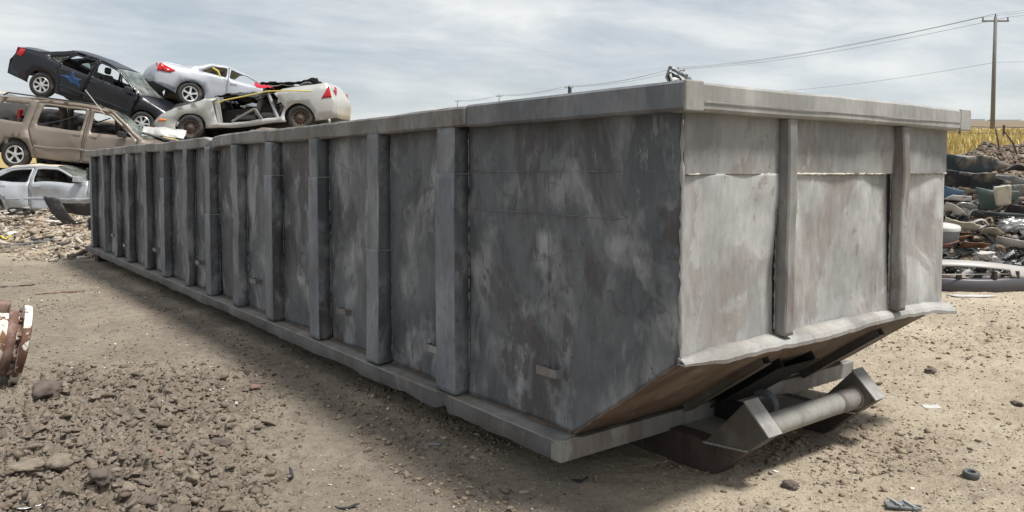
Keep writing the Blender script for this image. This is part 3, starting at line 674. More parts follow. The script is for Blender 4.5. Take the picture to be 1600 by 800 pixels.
P_SILVG = carpaint('silver_paint_pale', (.36, .38, .42), .48, .25)
P_WHITE = carpaint('pearl_white_paint', (.50, .50, .48), .38, .35)
P_NAVY = carpaint('dark_navy_paint', (.008, .009, .014), .28, .12, metal=.0, scratches=.03, dustcol=(.06, .058, .055))
P_TAUPE = carpaint('taupe_paint', (.21, .175, .145), .45, .55, dustcol=(.25, .215, .18))
P_YEL = carpaint('yellow_paint', (.72, .42, .03), .45, .25)
P_TAN = carpaint('pale_tan_paint', (.50, .45, .37), .5, .5)
M_TYRE = simple('tyre_rubber', (.035, .034, .033), .85, 0, .3, 8, .3, dirt=.35, dcol=(.12, .10, .085))
M_ALLOY = simple('alloy', (.62, .62, .62), .35, .6, .15, 6, .05)
M_STEELW = simple('rusty_steel_wheel', (.10, .085, .075), .7, .3, .4, 9, .2, dirt=.6, dcol=(.16, .09, .06))
M_BLK = simple('black_plastic', (.03, .03, .032), .6, 0, .3, 5, .1)
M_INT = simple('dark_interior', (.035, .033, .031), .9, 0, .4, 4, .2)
M_SEAT = simple('grey_seat_fabric', (.19, .18, .17), .9, 0, .25, 6, .3)
M_RED = simple('red_lens', (.42, .015, .02), .2, 0, .15, 4, 0)
M_LENS = simple('clear_lens', (.55, .56, .56), .15, .2, .2, 4, 0)
M_ORG = simple('orange_lens', (.75, .22, .06), .3, 0, .15, 4, 0)
M_CREAM = simple('cream_dust', (.55, .49, .38), .7, 0, .2, 2, .1)
def glass():
    M = MB('car_glass'); t = M.n('ShaderNodeBsdfTransparent'); t.inputs[0].default_value = (.80, .86, .84, 1)
    g = M.n('ShaderNodeBsdfGlossy'); g.inputs['Roughness'].default_value = .08; g.inputs[0].default_value = (.8, .85, .85, 1)
    d = M.n('ShaderNodeBsdfDiffuse'); d.inputs[0].default_value = (.45, .45, .42, 1)
    fr = M.n('ShaderNodeFresnel'); fr.inputs[0].default_value = 1.5
    m1 = M.n('ShaderNodeMixShader'); M.l(M.math('ADD', fr.outputs[0], .08), m1.inputs[0]); M.l(t.outputs[0], m1.inputs[1]); M.l(g.outputs[0], m1.inputs[2])
    m2 = M.n('ShaderNodeMixShader'); M.l(M.ramp(M.noise(3, 5, .6), [(.4, .05), (.7, .35)]), m2.inputs[0]); M.l(m1.outputs[0], m2.inputs[1]); M.l(d.outputs[0], m2.inputs[2])
    M.l(m2.outputs[0], M.t.nodes['Material Output'].inputs[0]); return M.m
M_GLASS = glass()

def inpoly(P, poly):
    x, y = P[:, 0], P[:, 1]; n = len(poly); c = np.zeros(len(P), bool)
    for i in range(n):
        x0, y0 = poly[i]; x1, y1 = poly[i-1]
        with np.errstate(divide='ignore', invalid='ignore'):
            c ^= ((y0 > y) != (y1 > y)) & (x < (x1-x0)*(y-y0)/(y1-y0+1e-12)+x0)
    return c
def subdiv(poly, step=.12):
    out = []
    for i in range(len(poly)):
        a, b = np.array(poly[i]), np.array(poly[(i+1) % len(poly)]); n = max(1, int(np.hypot(*(b-a))/step))
        out += [tuple(a+(b-a)*k/n) for k in range(n)]
    return out
def rounded(poly, r=.05, n=4):
    out = []; m = len(poly)
    for i in range(m):
        p, a, b = [np.array(poly[j % m], float) for j in (i, i-1, i+1)]
        la, lb = np.hypot(*(a-p)), np.hypot(*(b-p)); k = min(r, la*.45, lb*.45)
        s, e = p+(a-p)/la*k, p+(b-p)/lb*k
        out += [tuple((1-t)**2*s+2*t*(1-t)*p+t*t*e) for t in np.linspace(0, 1, n+1)]
    return out
def plate(name, outline, holes, mapf, mat, parent, step=.11, th=.02, smooth=True):
    """a sheet cut from outline minus holes in (u, v), bent into 3-D by mapf"""
    loops = [subdiv(outline, step)]+[subdiv(h, step) for h in holes]
    V = []; E = []
    for lp in loops:
        n0 = len(V); V += lp; E += [(n0+i, n0+(i+1) % len(lp)) for i in range(len(lp))]
    o = np.array(outline); xs = np.arange(o[:, 0].min()+step*.5, o[:, 0].max(), step); ys = np.arange(o[:, 1].min()+step*.5, o[:, 1].max(), step)
    G = np.array([(a+(.5*step if j % 2 else 0), b) for j, b in enumerate(ys) for a in xs])
    if len(G):
        k = inpoly(G, outline)
        for h in holes: k &= ~inpoly(G, h)
        L = np.array(sum(loops, []));
        if k.any():
            G = G[k]; d = np.sqrt(((G[:, None]-L[None])**2).sum(-1)).min(1); G = G[d > step*.45]; V += [tuple(p) for p in G]
    r = delaunay_2d_cdt([Vector(p) for p in V], E, [], 0, 1e-5)
    pv = np.array([p[:] for p in r[0]]); fs = np.array([f for f in r[2] if len(f) == 3])
    cen = pv[fs].mean(1); k = inpoly(cen, outline)
    for h in holes: k &= ~inpoly(cen, h)
    fs = fs[k]; X = mapf(pv[:, 0], pv[:, 1])
    ob = mesh(name, X, fs, mat, parent, smooth); fixn(ob)
    if th: solid(ob, th, 0)
    return ob
def crumple(P, seed, amp):
    P = np.asarray(P, float)
    if amp == 0: return P
    x, y, z = P[..., 0], P[..., 1], P[..., 2]
    d = np.stack([.5*fbm(x*1.3, y*1.3, z*1.6, 3, seed), fbm(x*1.5, y*1.5, z*1.8, 4, seed+3), .6*fbm(x*1.4, y*1.4, z*1.5, 3, seed+6)], -1)
    return P+amp*d
def make_wheel(parent, x, y, r, side, style, w=.20, seed=0):
    """side: +1 if the outer face looks to +y"""
    t = Geo(); rr = r*(.64 if style != 'steel' else .62)
    prof = [(rr, -w/2), (r*.80, -w*.52), (r*.95, -w*.46), (r, -w*.30), (r, w*.30), (r*.95, w*.46), (r*.80, w*.52), (rr, w/2)]
    t.lathe(prof, 40, 1, closed=True); o = t.obj('wheel', M_TYRE, parent, True, (x, y, r)); fixn(o)
    g = Geo(); s = side
    if style == 'steel':
        g.lathe([(rr*1.0, s*w*.46), (rr*.93, s*w*.50), (rr*.86, s*w*.30), (rr*.60, s*w*.22), (rr*.42, s*w*.38), (rr*.30, s*w*.38), (rr*.26, s*w*.44), (.001, s*w*.44)], 32, 1)
        q = g.obj('rim', M_STEELW, o, True); fixn(q)
        h = Geo()
        for k in range(12): a = k*math.pi/6; h.lathe([(.001, s*w*.32), (.020, s*w*.31)], 8, 1, (math.sin(a)*rr*.72, 0, math.cos(a)*rr*.72))
        h.obj('rim_holes', M_DARK, o)
    else:
        n = style
        g.lathe([(rr*1.02, s*w*.46), (rr*.96, s*w*.52), (rr*.88, s*w*.49), (rr*.87, s*w*.10)], 36, 1)
        g.lathe([(rr*.26, s*w*.30), (rr*.25, s*w*.47), (rr*.12, s*w*.49), (.001, s*w*.49)], 20, 1)
        for k in range(n):
            a = k*2*math.pi/n+.3; ca, sa = math.cos(a), math.sin(a); V = []
            for rad, hw, h in ((rr*.20, rr*.11, .46), (rr*.55, rr*.10, .44), (rr*.90, rr*.17, .47)):
                for sg in (-1, 1):
                    V.append((ca*rad-sa*hw*sg, s*w*h, sa*rad+ca*hw*sg)); V.append((ca*rad-sa*hw*sg*1.1, s*w*(h-.2), sa*rad+ca*hw*sg*1.1))
            g.add(V, [(0, 2, 6, 4), (4, 6, 10, 8), (0, 4, 5, 1), (4, 8, 9, 5), (2, 3, 7, 6), (6, 7, 11, 10), (8, 10, 11, 9)])
        q = g.obj('rim', M_ALLOY, o); fixn(q)
        h = Geo().lathe([(rr*.9, s*w*.05), (.001, s*w*.05)], 24, 1); h.obj('brake_disc', M_INT, o)
    return o
def car(name, label, sp):
    """x forward, y left, z up, built round its own origin"""
    root = thing(name, label, sp.get('cat', 'car'), group=sp.get('group'))
    paint = sp['paint']; Wd = sp['W']; belt = sp['belt']; L2 = sp['L']/2; seed = sp['seed']; amp = sp.get('amp', .02)
    tumb = sp.get('tumble', .34); offx = sp.get('cx', 0)
    beltf = lambda x: belt+sp.get('rise', -.02)*x
    def hw(x, z):
        x = np.asarray(x, float); z = np.asarray(z, float)
        p = 1-.13*np.clip((np.abs(x-offx)-.55*L2)/(.45*L2), 0, 1)**2.0
        lowr = 1-.05*np.clip((.55-z)/.45, 0, 1)**2-.035*np.clip((z-.60)/.4, 0, 1)**2
        up = np.clip(z-beltf(x), 0, 1)
        return Wd/2*p*lowr-tumb*up
    def side(sg, off=0.0):
        def f(u, v):
            y = hw(u, v)+off; y = y-.010*np.exp(-((v-sp.get('crease', .62))/.02)**2)
            return crumple(np.stack([u, sg*y, v], -1), seed, amp)
        return f
    prof = sp['top']                       # [(x, z, tag)], front bottom -> rear bottom
    low = []
    for xw, in [(w,) for w in sp['wheels'][::-1]]:   # rear first (going forward along the sill)
        ra = sp['arch']; a = np.linspace(R(200), R(-20), 14)
        low += [(xw+ra*math.cos(t), sp['r']+ra*math.sin(t)) for t in a]
    z0 = sp.get('sill', .22); low = [(x, max(z, z0)) for x, z in low]
    dens = []
    for a, b in zip(prof[:-1], prof[1:]):
        n = max(1, int(math.hypot(b[0]-a[0], b[1]-a[1])/.09)); dens += [(a[0]+(b[0]-a[0])*k/n, a[1]+(b[1]-a[1])*k/n) for k in range(n)]
    outline = dens+[(prof[-1][0], prof[-1][1])]+low
    if prof[0][0] > 0: pass
    wins = [rounded(w, .05) for w in sp['windows']]; doors = [rounded(d, .04, 3) for d in sp['doors']]
    hollow = sp.get('cut', [])
    for sg in (1, -1):
        plate('side_panel', outline, [h for h in wins+doors+hollow], side(sg, -.004), paint, root, .15, .012)
        for i, d in enumerate(doors):
            if i in sp.get('missing', []): continue
            c = np.mean(np.array(d), 0); ds = [tuple(c+(np.array(p)-c)*np.array([1-.010/abs(p[0]-c[0]+1e-3*np.sign(p[0]-c[0]+1e-9)) if abs(p[0]-c[0]) > .1 else 1, .988])) for p in d]
            inner = [w for w in wins if inpoly(np.array([np.mean(np.array(w), 0)]), d)[0]]
            o = plate('door', ds, inner, side(sg, .002), paint, root, .10, .022)
            if i in sp.get('door_tag', {}): pass
            dx, dz = sp['handles'][i]
            q = crumple(np.array([[dx, sg*(float(hw(dx, dz))+.012), dz]]), seed, amp)[0]
            bevel(Geo().box((q[0]-.09, q[1]-.014, q[2]-.02), (q[0]+.09, q[1]+.014, q[2]+.02)).obj('door_handle', sp.get('handle_mat', paint), o), .006)
        for i, w in enumerate(sp['windows']):
            if i in sp.get('glazed', []): plate('window', rounded(w, .05), [], side(sg, -.012), M_GLASS, root, .15, .004)
    # top strips
    def strip(tagname, pts, mat, glass=False):
        P = []
        for a, b in zip(pts[:-1], pts[1:]):
            n = max(1, int(math.hypot(b[0]-a[0], b[1]-a[1])/.09)); P += [(a[0]+(b[0]-a[0])*k/n, a[1]+(b[1]-a[1])*k/n) for k in range(n)]
        P.append(pts[-1]); P = np.array(P); sj = np.concatenate([[-1, -.97], np.linspace(-.9, .9, 13), [.97, 1]])
        X, Sj = np.meshgrid(P[:, 0], sj, indexing='ij'); Z = np.repeat(P[:, 1][:, None], len(sj), 1)
        cr = sp.get('crown', .05)*(1-Sj**2)**1.0; hy = hw(X, Z)
        bulge = .0
        if 'bumper' in tagname: d = (1 if P[:, 0].mean() > 0 else -1); X2 = X+d*.10*(1-Sj**2); Z2 = Z
        else: X2 = X; Z2 = Z+cr
        if tagname in ('windshield', 'rear_window'): X2 = X+(1 if tagname == 'windshield' else -1)*.08*(1-Sj**2)
        V = crumple(np.stack([X2, Sj*hy, Z2], -1), seed, amp).reshape(-1, 3)
        o = mesh(tagname, V, grid_faces(len(P), len(sj)), mat, root, True); fixn(o); solid(o, .004 if glass else .016, 0); return o
    i = 0; skip = sp.get('skip', [])
    while i < len(prof)-1:
        t = prof[i][2]; j = i
        while j < len(prof)-1 and prof[j][2] == t: j += 1
        if t not in skip:
            g = t in ('windshield', 'rear_window')
            strip(t, [(p[0], p[1]) for p in prof[i:j+1]], M_GLASS if g else sp.get('mats', {}).get(t, paint), g)
        i = j
    # floor pan, inner walls, axles, seats
    wl = Wd/2-.09; xf, xr = prof[0][0]-.25, prof[-1][0]+.25
    pan = Geo().box((sp['wheels'][1]+.42, -wl, z0+.02), (sp['wheels'][0]-.42, wl, z0+.10)).obj('floor_pan', M_INT, root)
    fw_ = Geo().box((sp['wheels'][0]-.42, -wl+.02, z0+.05), (sp['wheels'][0]-.36, wl-.02, belt-.06)).obj('firewall', M_INT, root)
    Geo().box((sp['wheels'][1]-.36, -wl+.25, .30), (sp['wheels'][0]+.36, wl-.25, belt-.22)).obj('engine_bay', M_INT, root)
    for k, xw in enumerate(sp['wheels']):
        if k in sp.get('nowheel', []): continue
        Geo().tube([(xw, -wl+.05, sp['r']), (xw, wl-.05, sp['r'])], .045).obj('axle', M_INT, root)
        for sg in (1, -1): make_wheel(root, xw, sg*(Wd/2-.115), sp['r'], sg, sp['rim'], seed=seed)
    for xs in sp.get('seats', []):
        for ys in (-.36, .36):
            s = Geo()
            s.prism([(xs+.25, .42), (xs+.22, .55), (xs-.22, .50), (xs-.24, .38)], 1, ys-.24, ys+.24); o = fixn(s.obj('seat', M_SEAT, root)); bevel(o, .04, 3)
            s = Geo().prism([(xs-.18, .46), (xs-.32, .50), (xs-.50, 1.02), (xs-.40, 1.05)], 1, ys-.24, ys+.24); bevel(fixn(s.obj('backrest', M_SEAT, o)), .05, 3)
            s = Geo().prism([(xs-.42, 1.05), (xs-.52, 1.06), (xs-.55, 1.22), (xs-.45, 1.23)], 1, ys-.12, ys+.12); bevel(fixn(s.obj('headrest', M_SEAT, o)), .04, 3)
    # lights and mirrors
    for nm, poly, mat in sp.get('lights', []):
        for sg in (1, -1): plate(nm, rounded(poly, .02), [], side(sg, .012), mat, root, .1, .014)
    for nm, (y0, y1, xx, za, zb), mat in sp.get('facelights', []):
        for sg in (1, -1):
            a, b = sorted((sg*y0, sg*y1)); bevel(Geo().box((min(xx, xx+.02), a, za), (max(xx, xx+.02), b, zb)).obj(nm, mat, root), .008)
    if 'mirror' in sp:
        mx, mz = sp['mirror']
        for sg in (1, -1):
            y = float(hw(mx, mz)); g = Geo().prism([(mx-.10, mz-.02), (mx+.08, mz-.03), (mx+.06, mz+.11), (mx-.09, mz+.12)], 1, sg*(y+.05), sg*(y+.24)); g.bar((mx+.03, sg*(y-.02), mz+.01), (mx, sg*(y+.08), mz+.03), .05, .04)
            bevel(fixn(g.obj('side_mirror', sp.get('mirror_mat', M_BLK), root)), .02)
    if 'rub' in sp:
        z = sp['rub']; xs_ = np.linspace(sp['wheels'][1]+sp['arch']+.06, sp['wheels'][0]-sp['arch']-.06, 24)
        for sg in (1, -1):
            V = []
            for x in xs_:
                for dz, dy in ((-.03, .004), (-.015, .022), (.015, .022), (.03, .004)): V.append((x, sg*(float(hw(x, z+dz))+dy), z+dz))
            fixn(mesh('trim_strip', crumple(V, seed, amp), grid_faces(len(xs_), 4), sp.get('rubmat', paint), root, True))
    return root
def put(root, px, py, v, local, nose=1, tilt=0, yaw=0, roll=0, scale=1):
    """stand the car so that its local point projects at the measured spot, v metres deep"""
    u = (px-CX)/FPX*v; z = CAM[2]+(267-py)/FPX*v
    base = Matrix(((RH[0]*nose, FH[0]*nose, 0), (RH[1]*nose, FH[1]*nose, 0), (0, 0, 1))).to_4x4()
    rot = base@Matrix.Rotation(yaw, 4, 'Z')@Matrix.Rotation(tilt, 4, 'Y')@Matrix.Rotation(roll, 4, 'X')
    x, y = xy_of(u, v); loc = Vector((x, y, z))-rot@(Vector(local)*scale)
    root.matrix_world = Matrix.Translation(loc)@rot@Matrix.Scale(scale, 4)
    return root
GRP = 'junked cars stacked behind the container'
# black saloon, nose down on the van
black = car('sedan', 'dark navy four door sedan tilted nose down on top of the taupe van', dict(group=GRP,
    paint=P_NAVY, W=1.70, L=4.45, belt=.92, seed=11, amp=.028, r=.31, arch=.36, wheels=(1.33, -1.29), rim=7, tumble=.42, crown=.04, sill=.24,
    top=[(2.22, .24, 'front_bumper'), (2.26, .50, 'front_bumper'), (2.18, .64, 'hood'), (1.75, .80, 'hood'), (1.05, .95, 'windshield'), (.25, 1.36, 'roof'), (-.35, 1.42, 'roof'), (-.95, 1.38, 'rear_window'), (-1.62, 1.06, 'trunk_lid'), (-2.12, 1.00, 'rear_bumper'), (-2.16, .82, 'rear_bumper'), (-2.24, .62, 'rear_bumper'), (-2.20, .28, 'rear_bumper')],
    windows=[[(.92, .96), (.28, 1.30), (-.18, 1.335), (-.20, .96)], [(-.30, .96), (-.28, 1.335), (-.78, 1.30), (-1.02, 1.06), (-1.00, .97)], [(-1.06, .99), (-1.06, 1.10), (-.90, 1.24), (-1.32, 1.06), (-1.30, 1.0)]][:2]+[[(-1.06, .98), (-1.07, 1.09), (-.92, 1.24), (-1.36, 1.03)]],
    doors=[[(1.02, .30), (1.00, .96), (.27, 1.34), (-.23, 1.375), (-.25, .30)], [(-.27, .30), (-.25, 1.375), (-.82, 1.33), (-1.03, 1.10), (-1.05, .80), (-.88, .55), (-.82, .30)]],
    handles=[(-.12, .84), (-.90, .86)], handle_mat=M_BLK, glazed=[2], skip=['rear_window'], seats=[.05], mirror=(.80, .95), rub=.48,
    lights=[('taillight', [(-2.13, .80), (-2.10, .99), (-1.97, .99), (-1.98, .80)], M_RED), ('headlight', [(2.22, .54), (2.18, .66), (1.90, .74), (1.95, .58)], M_LENS)],
    facelights=[('taillight', (.50, .72, -2.19, .80, .98), M_RED)]))
put(black, 68, 133, 19.7, (-1.29, -.85, .31), 1, R(21.5), R(3), R(2))
def blue_mark():
    f = lambda u, w: crumple(np.stack([u, -(.835-.035*np.clip((w-.6)/.4, 0, 1)**2)-.040+0*u, w], -1), 11, .028)
    plate('paint_mark', [(-.95, .70), (-.80, .76), (-.68, .78), (-.70, .90), (-.64, .90), (-.57, .79), (-.40, .80), (-.44, .70), (-.34, .58), (-.48, .62), (-.60, .60), (-.74, .68)], [], f, simple('blue_spray', (.012, .045, .115), .5, 0, .7, 9, .1), black, .04, .004)
blue_mark()
# taupe van
van = car('minivan', 'taupe brown minivan with broken side windows standing on the flattened silver sedan', dict(group=GRP, cat='van',
    paint=P_TAUPE, W=1.83, L=5.1, belt=1.02, seed=21, amp=.038, r=.345, arch=.41, wheels=(1.62, -1.45), rim=5, tumble=.30, crown=.05, sill=.33,
    top=[(2.55, .26, 'front_bumper'), (2.60, .60, 'front_bumper'), (2.50, .78, 'hood'), (2.0, 1.0, 'hood'), (1.55, 1.08, 'windshield'), (.72, 1.66, 'roof'), (.1, 1.76, 'roof'), (-1.2, 1.78, 'roof'), (-2.1, 1.70, 'rear_window'), (-2.42, 1.10, 'rear_bumper'), (-2.50, .60, 'rear_bumper'), (-2.46, .30, 'rear_bumper')],
    windows=[[(1.28, 1.10), (.66, 1.55), (.28, 1.61), (.28, 1.10)], [(.08, 1.10), (.08, 1.62), (-.98, 1.63), (-1.04, 1.13)], [(-1.38, 1.16), (-1.34, 1.62), (-1.98, 1.60), (-2.12, 1.18)]],
    doors=[[(1.36, .34), (1.42, 1.05), (.68, 1.61), (.18, 1.68), (.18, .34)], [(.15, .34), (.15, 1.68), (-1.14, 1.69), (-1.20, 1.0), (-1.00, .62), (-.95, .34)]],
    handles=[(.36, .99), (.0, .99)], handle_mat=P_TAUPE, seats=[.3, -.9, -1.6], mirror=(1.12, 1.10), rub=.62, skip=['rear_window'], glazed=[],
    lights=[('taillight', [(-2.46, .95), (-2.40, 1.45), (-2.28, 1.45), (-2.30, .95)], M_RED), ('headlight', [(2.52, .62), (2.48, .78), (2.15, .86), (2.2, .66)], M_LENS)]))
for sg in (1, -1):
    Geo().tube([(.45, sg*.66, 1.74), (.35, sg*.66, 1.80), (-1.9, sg*.64, 1.83), (-2.0, sg*.64, 1.76)], .018).obj('roof_rail', M_BLK, van)
    g = Geo().tube([(-1.0, sg*.80, 1.12), (-.5, sg*.74, 1.30), (-.02, sg*.72, 1.52)], .015); g.obj('loose_seal', M_BLK, van)
put(van, 24, 241, 19.2, (-1.45, -.91, .345), 1, R(7), R(2), 0)
# silver saloon at the foot of the stack
BL = dict(group=GRP, paint=P_SILV, W=1.78, L=4.75, belt=.86, seed=31, amp=.065, r=.31, arch=.36, wheels=(1.40, -1.30), rim='steel', tumble=.40, crown=.05, sill=.20,
    top=[(2.35, .22, 'front_bumper'), (2.38, .50, 'front_bumper'), (2.28, .62, 'hood'), (1.8, .80, 'hood'), (1.02, .93, 'windshield'), (.18, 1.30, 'roof'), (-.5, 1.36, 'roof'), (-1.0, 1.30, 'rear_window'), (-1.75, 1.0, 'trunk_lid'), (-2.25, .95, 'rear_bumper'), (-2.34, .6, 'rear_bumper'), (-2.30, .24, 'rear_bumper')],
    windows=[[(.92, .93), (.22, 1.22), (-.26, 1.25), (-.28, .92)], [(-.42, .92), (-.40, 1.26), (-.90, 1.22), (-1.22, .98), (-1.2, .93)]],
    doors=[[(1.02, .26), (1.04, .93), (.24, 1.27), (-.33, 1.30), (-.33, .26)], [(-.36, .26), (-.36, 1.30), (-.95, 1.26), (-1.30, .98), (-1.2, .70), (-.88, .50), (-.82, .26)]],
    handles=[(-.17, .80), (-1.0, .82)], handle_mat=P_SILV, seats=[.1], rub=.52, rubmat=P_SILVG, nowheel=[0, 1],
    mats={'roof': M_CREAM, 'hood': P_SILVG}, lights=[('headlight', [(2.33, .50), (2.3, .62), (1.98, .72), (2.02, .52)], M_LENS), ('taillight', [(-2.28, .7), (-2.24, .92), (-1.98, .93), (-2.0, .72)], M_RED)], mirror=(.86, .93), mirror_mat=P_SILV)
silver = car('sedan', 'silver sedan with dented doors and dusty cream roof, lowest in the stack', BL)
put(silver, 47, 330, 18.6, (-.34, -.86, .22), 1, R(0), R(0), R(-2))
# yellow vehicle wedged behind, below the van
yel = car('pickup_truck', 'yellow pickup cab crushed beneath the taupe van behind the silver sedan', dict(group=GRP, cat='pickup truck',
    paint=P_YEL, W=1.85, L=4.6, belt=1.10, seed=41, amp=.03, r=.36, arch=.42, wheels=(1.5, -1.6), rim='steel', tumble=.25, crown=.04, sill=.3,
    top=[(2.25, .35, 'front_bumper'), (2.3, .7, 'front_bumper'), (2.2, .98, 'hood'), (1.0, 1.12, 'windshield'), (.55, 1.62, 'roof'), (-.75, 1.66, 'rear_window'), (-.85, 1.10, 'trunk_lid'), (-2.3, 1.08, 'rear_bumper'), (-2.33, .5, 'rear_bumper'), (-2.3, .35, 'rear_bumper')],
    windows=[[(.80, 1.12), (.50, 1.54), (-.46, 1.58), (-.52, 1.12)]], doors=[[(.92, .4), (.9, 1.12), (.52, 1.58), (-.56, 1.62), (-.6, .4)]], handles=[(-.4, 1.02)], seats=[.0], nowheel=[0, 1]))
put(yel, 98, 242, 21.2, (-.70, -.8, 1.62), 1, R(0), R(0), 0)
# pale roofed car behind the van
tan = car('hatchback', 'pale tan car body mostly hidden behind the roof of the taupe van', dict(BL, group=GRP, paint=P_TAN, seed=51, rim='steel', mats={}, nowheel=[0, 1]))
put(tan, -8, 146, 23.0, (.10, -.7, 1.33), 1, R(10), R(0), 0)
# silver coupe
coupe = car('coupe', 'silver two door coupe with white five spoke wheel raised behind the wrecked car', dict(group=GRP,
    paint=P_SILVG, W=1.76, L=4.6, belt=.92, seed=61, amp=.035, r=.325, arch=.38, wheels=(1.35, -1.32), rim=5, tumble=.42, crown=.04, sill=.26,
    top=[(2.25, .26, 'front_bumper'), (2.3, .5, 'front_bumper'), (2.2, .62, 'hood'), (1.7, .78, 'hood'), (.95, .92, 'windshield'), (.15, 1.26, 'roof'), (-.35, 1.33, 'roof'), (-.85, 1.30, 'rear_window'), (-1.55, 1.06, 'trunk_lid'), (-2.15, 1.02, 'rear_bumper'), (-2.24, .84, 'rear_bumper'), (-2.30, .62, 'rear_bumper'), (-2.26, .46, 'rear_bumper')],
    windows=[[(.80, .95), (.15, 1.20), (-.32, 1.26), (-.36, .98)], [(-.44, .99), (-.42, 1.26), (-.80, 1.22), (-1.12, 1.02)]],
    doors=[[(.98, .32), (.98, .93), (.16, 1.24), (-.38, 1.29), (-.42, .32)]], handles=[(-.22, .84)], seats=[.05], skip=['windshield'], mirror=(.70, .94), mirror_mat=P_SILVG,
    lights=[('taillight', [(-2.22, .76), (-2.17, .98), (-1.78, .86), (-1.90, .78)], M_RED), ('headlight', [(2.25, .50), (2.2, .64), (1.9, .72), (1.95, .54)], M_LENS)],
    facelights=[('taillight', (.45, .78, -2.24, .78, .98), M_RED)]))
put(coupe, 300, 147, 21.4, (-1.32, -.88, .325), 1, R(10), R(36), R(-2))
# open, roofless wreck
wreck = car('wrecked_car', 'white silver wrecked car with its roof and doors torn off, facing left', dict(group=GRP,
    paint=P_WHITE, W=1.72, L=4.4, belt=.90, seed=71, amp=.06, r=.305, arch=.36, wheels=(1.30, -1.31), rim='steel', tumble=.30, crown=.05, sill=.22,
    top=[(2.12, .24, 'front_bumper'), (2.18, .48, 'front_bumper'), (2.05, .62, 'hood'), (1.6, .82, 'hood'), (.92, .96, 'scuttle'), (.80, .94, 'scuttle'), (-.75, .92, 'rear_deck'), (-.95, 1.02, 'rear_deck'), (-1.45, 1.07, 'trunk_lid'), (-2.02, 1.05, 'rear_bumper'), (-2.14, .82, 'rear_bumper'), (-2.22, .60, 'rear_bumper'), (-2.16, .26, 'rear_bumper')],
    windows=[], doors=[], handles=[], cut=[[(.66, .34), (.74, .88), (.60, .925), (.40, .938), (-.1, .932), (-.72, .918), (-.84, .80), (-.98, .60), (-.86, .34)]],
    skip=['scuttle', 'front_bumper'], seats=[.05, -.55], mats={'rear_deck': M_INT},
    lights=[('taillight', [(-2.12, .72), (-2.06, 1.0), (-1.88, .72)], M_RED), ('indicator_light', [(2.08, .50), (2.02, .56), (1.84, .56), (1.86, .50)], M_ORG)], facelights=[('taillight', (.55, .72, -2.18, .74, .98), M_RED)]))
for yy, s_ in ((-.62, 951), (-.1, 955)):
    def fz(u, w, yy=yy, s_=s_): return np.stack([u+.08*fbm(u*3, w*3, 0, 3, s_), yy+.12*fbm(u*2.5, w*2.5, 1, 3, s_+1), w+.05*fbm(u*4, w*4, 2, 3, s_+2)], -1)
    plate('torn_interior', [(.62, .32), (.60, .86), (.2, .92), (-.3, .80), (-.8, .92), (-.9, .34)] if yy < -.5 else [(.62, .32), (.66, .9), (.42, .88), (.36, .5), (.1, .34)], [], fz, M_INT, wreck, .06, .02)
bevel(Geo().box((.50, -.7, .68), (.72, .7, .90)).obj('dashboard', M_INT, wreck), .04)
g = Geo(); g.tube([(.38+.05*math.sin(a), .36+.19*math.cos(a), .80+.19*math.sin(a)) for a in np.linspace(0, 2*math.pi, 24)], .016, 7, False); g.obj('steering_wheel', M_BLK, wreck, True)
# its crushed roof sheet, headliner and pillars folded over the cabin
def crushed(name, x0, x1, y0, y1, zf, mat, seed, amp, parent, n=34, th=.02):
    X, Y = np.meshgrid(np.linspace(x0, x1, n), np.linspace(y0, y1, n), indexing='ij'); Z = zf(X, Y)
    V = np.stack([X+amp*.5*fbm(X*3, Y*3, 3, 3, seed), Y+amp*.4*fbm(X*3, Y*3, 9, 3, seed+1), Z+amp*fbm(X*2.6, Y*2.6, 0, 4, seed+2)], -1).reshape(-1, 3)
    o = mesh(name, V, grid_faces(n, n), mat, parent, True); fixn(o); return solid(o, th, 0)
crushed('crushed_roof', -.72, .48, -.70, .75, lambda X, Y: 1.0+.10*X*X-.06*Y, M_BLK, 801, .13, wreck)
crushed('crushed_headliner', -.30, .62, -.75, .80, lambda X, Y: .96+.06*np.sin(X*4), M_INT, 811, .10, wreck)
crushed('folded_roof_edge', -1.62, -.55, -.55, .72, lambda X, Y: 1.13+.02*np.sin(X*5), M_SILVS if False else P_WHITE, 821, .06, wreck)
crushed('torn_seal', -1.80, -.40, .30, .76, lambda X, Y: 1.17+.02*np.sin(X*5), M_BLK, 831, .06, wreck)
for k, (a, b) in enumerate([((.62, .78, .32), (.66, .76, .95)), ((-.78, .80, .36), (-.55, .66, 1.02)), ((.30, .82, .36), (-.25, .80, .62)), ((-.25, .80, .62), (-.40, .84, .36))]):
    Geo().bar(a, b, .07, .05).obj('bent_pillar', [P_WHITE, P_SILV, M_SEAT, M_SEAT][k], wreck)
crushed('crumpled_panel', .58, .86, .74, .80, lambda X, Y: .66+(Y-.77)*9.5, P_WHITE, 841, .05, wreck, 24)
put(wreck, 298, 199, 18.6, (1.30, .86, .305), -1, R(5.0), R(0), R(2))
# red cloth in the wreck
o = crushed('red_cloth', -.18, .18, -.15, .15, lambda X, Y: .12-1.1*(X**2+Y**2), simple('red_cloth', (.40, .02, .04), .9, 0, .3, 8, .3), 851, .10, None, 24, .01)
tag(o, 'crumpled red cloth lying on the wrecked roofless car', 'cloth'); put(o, 413, 141, 18.3, (0, 0, 0), 1)
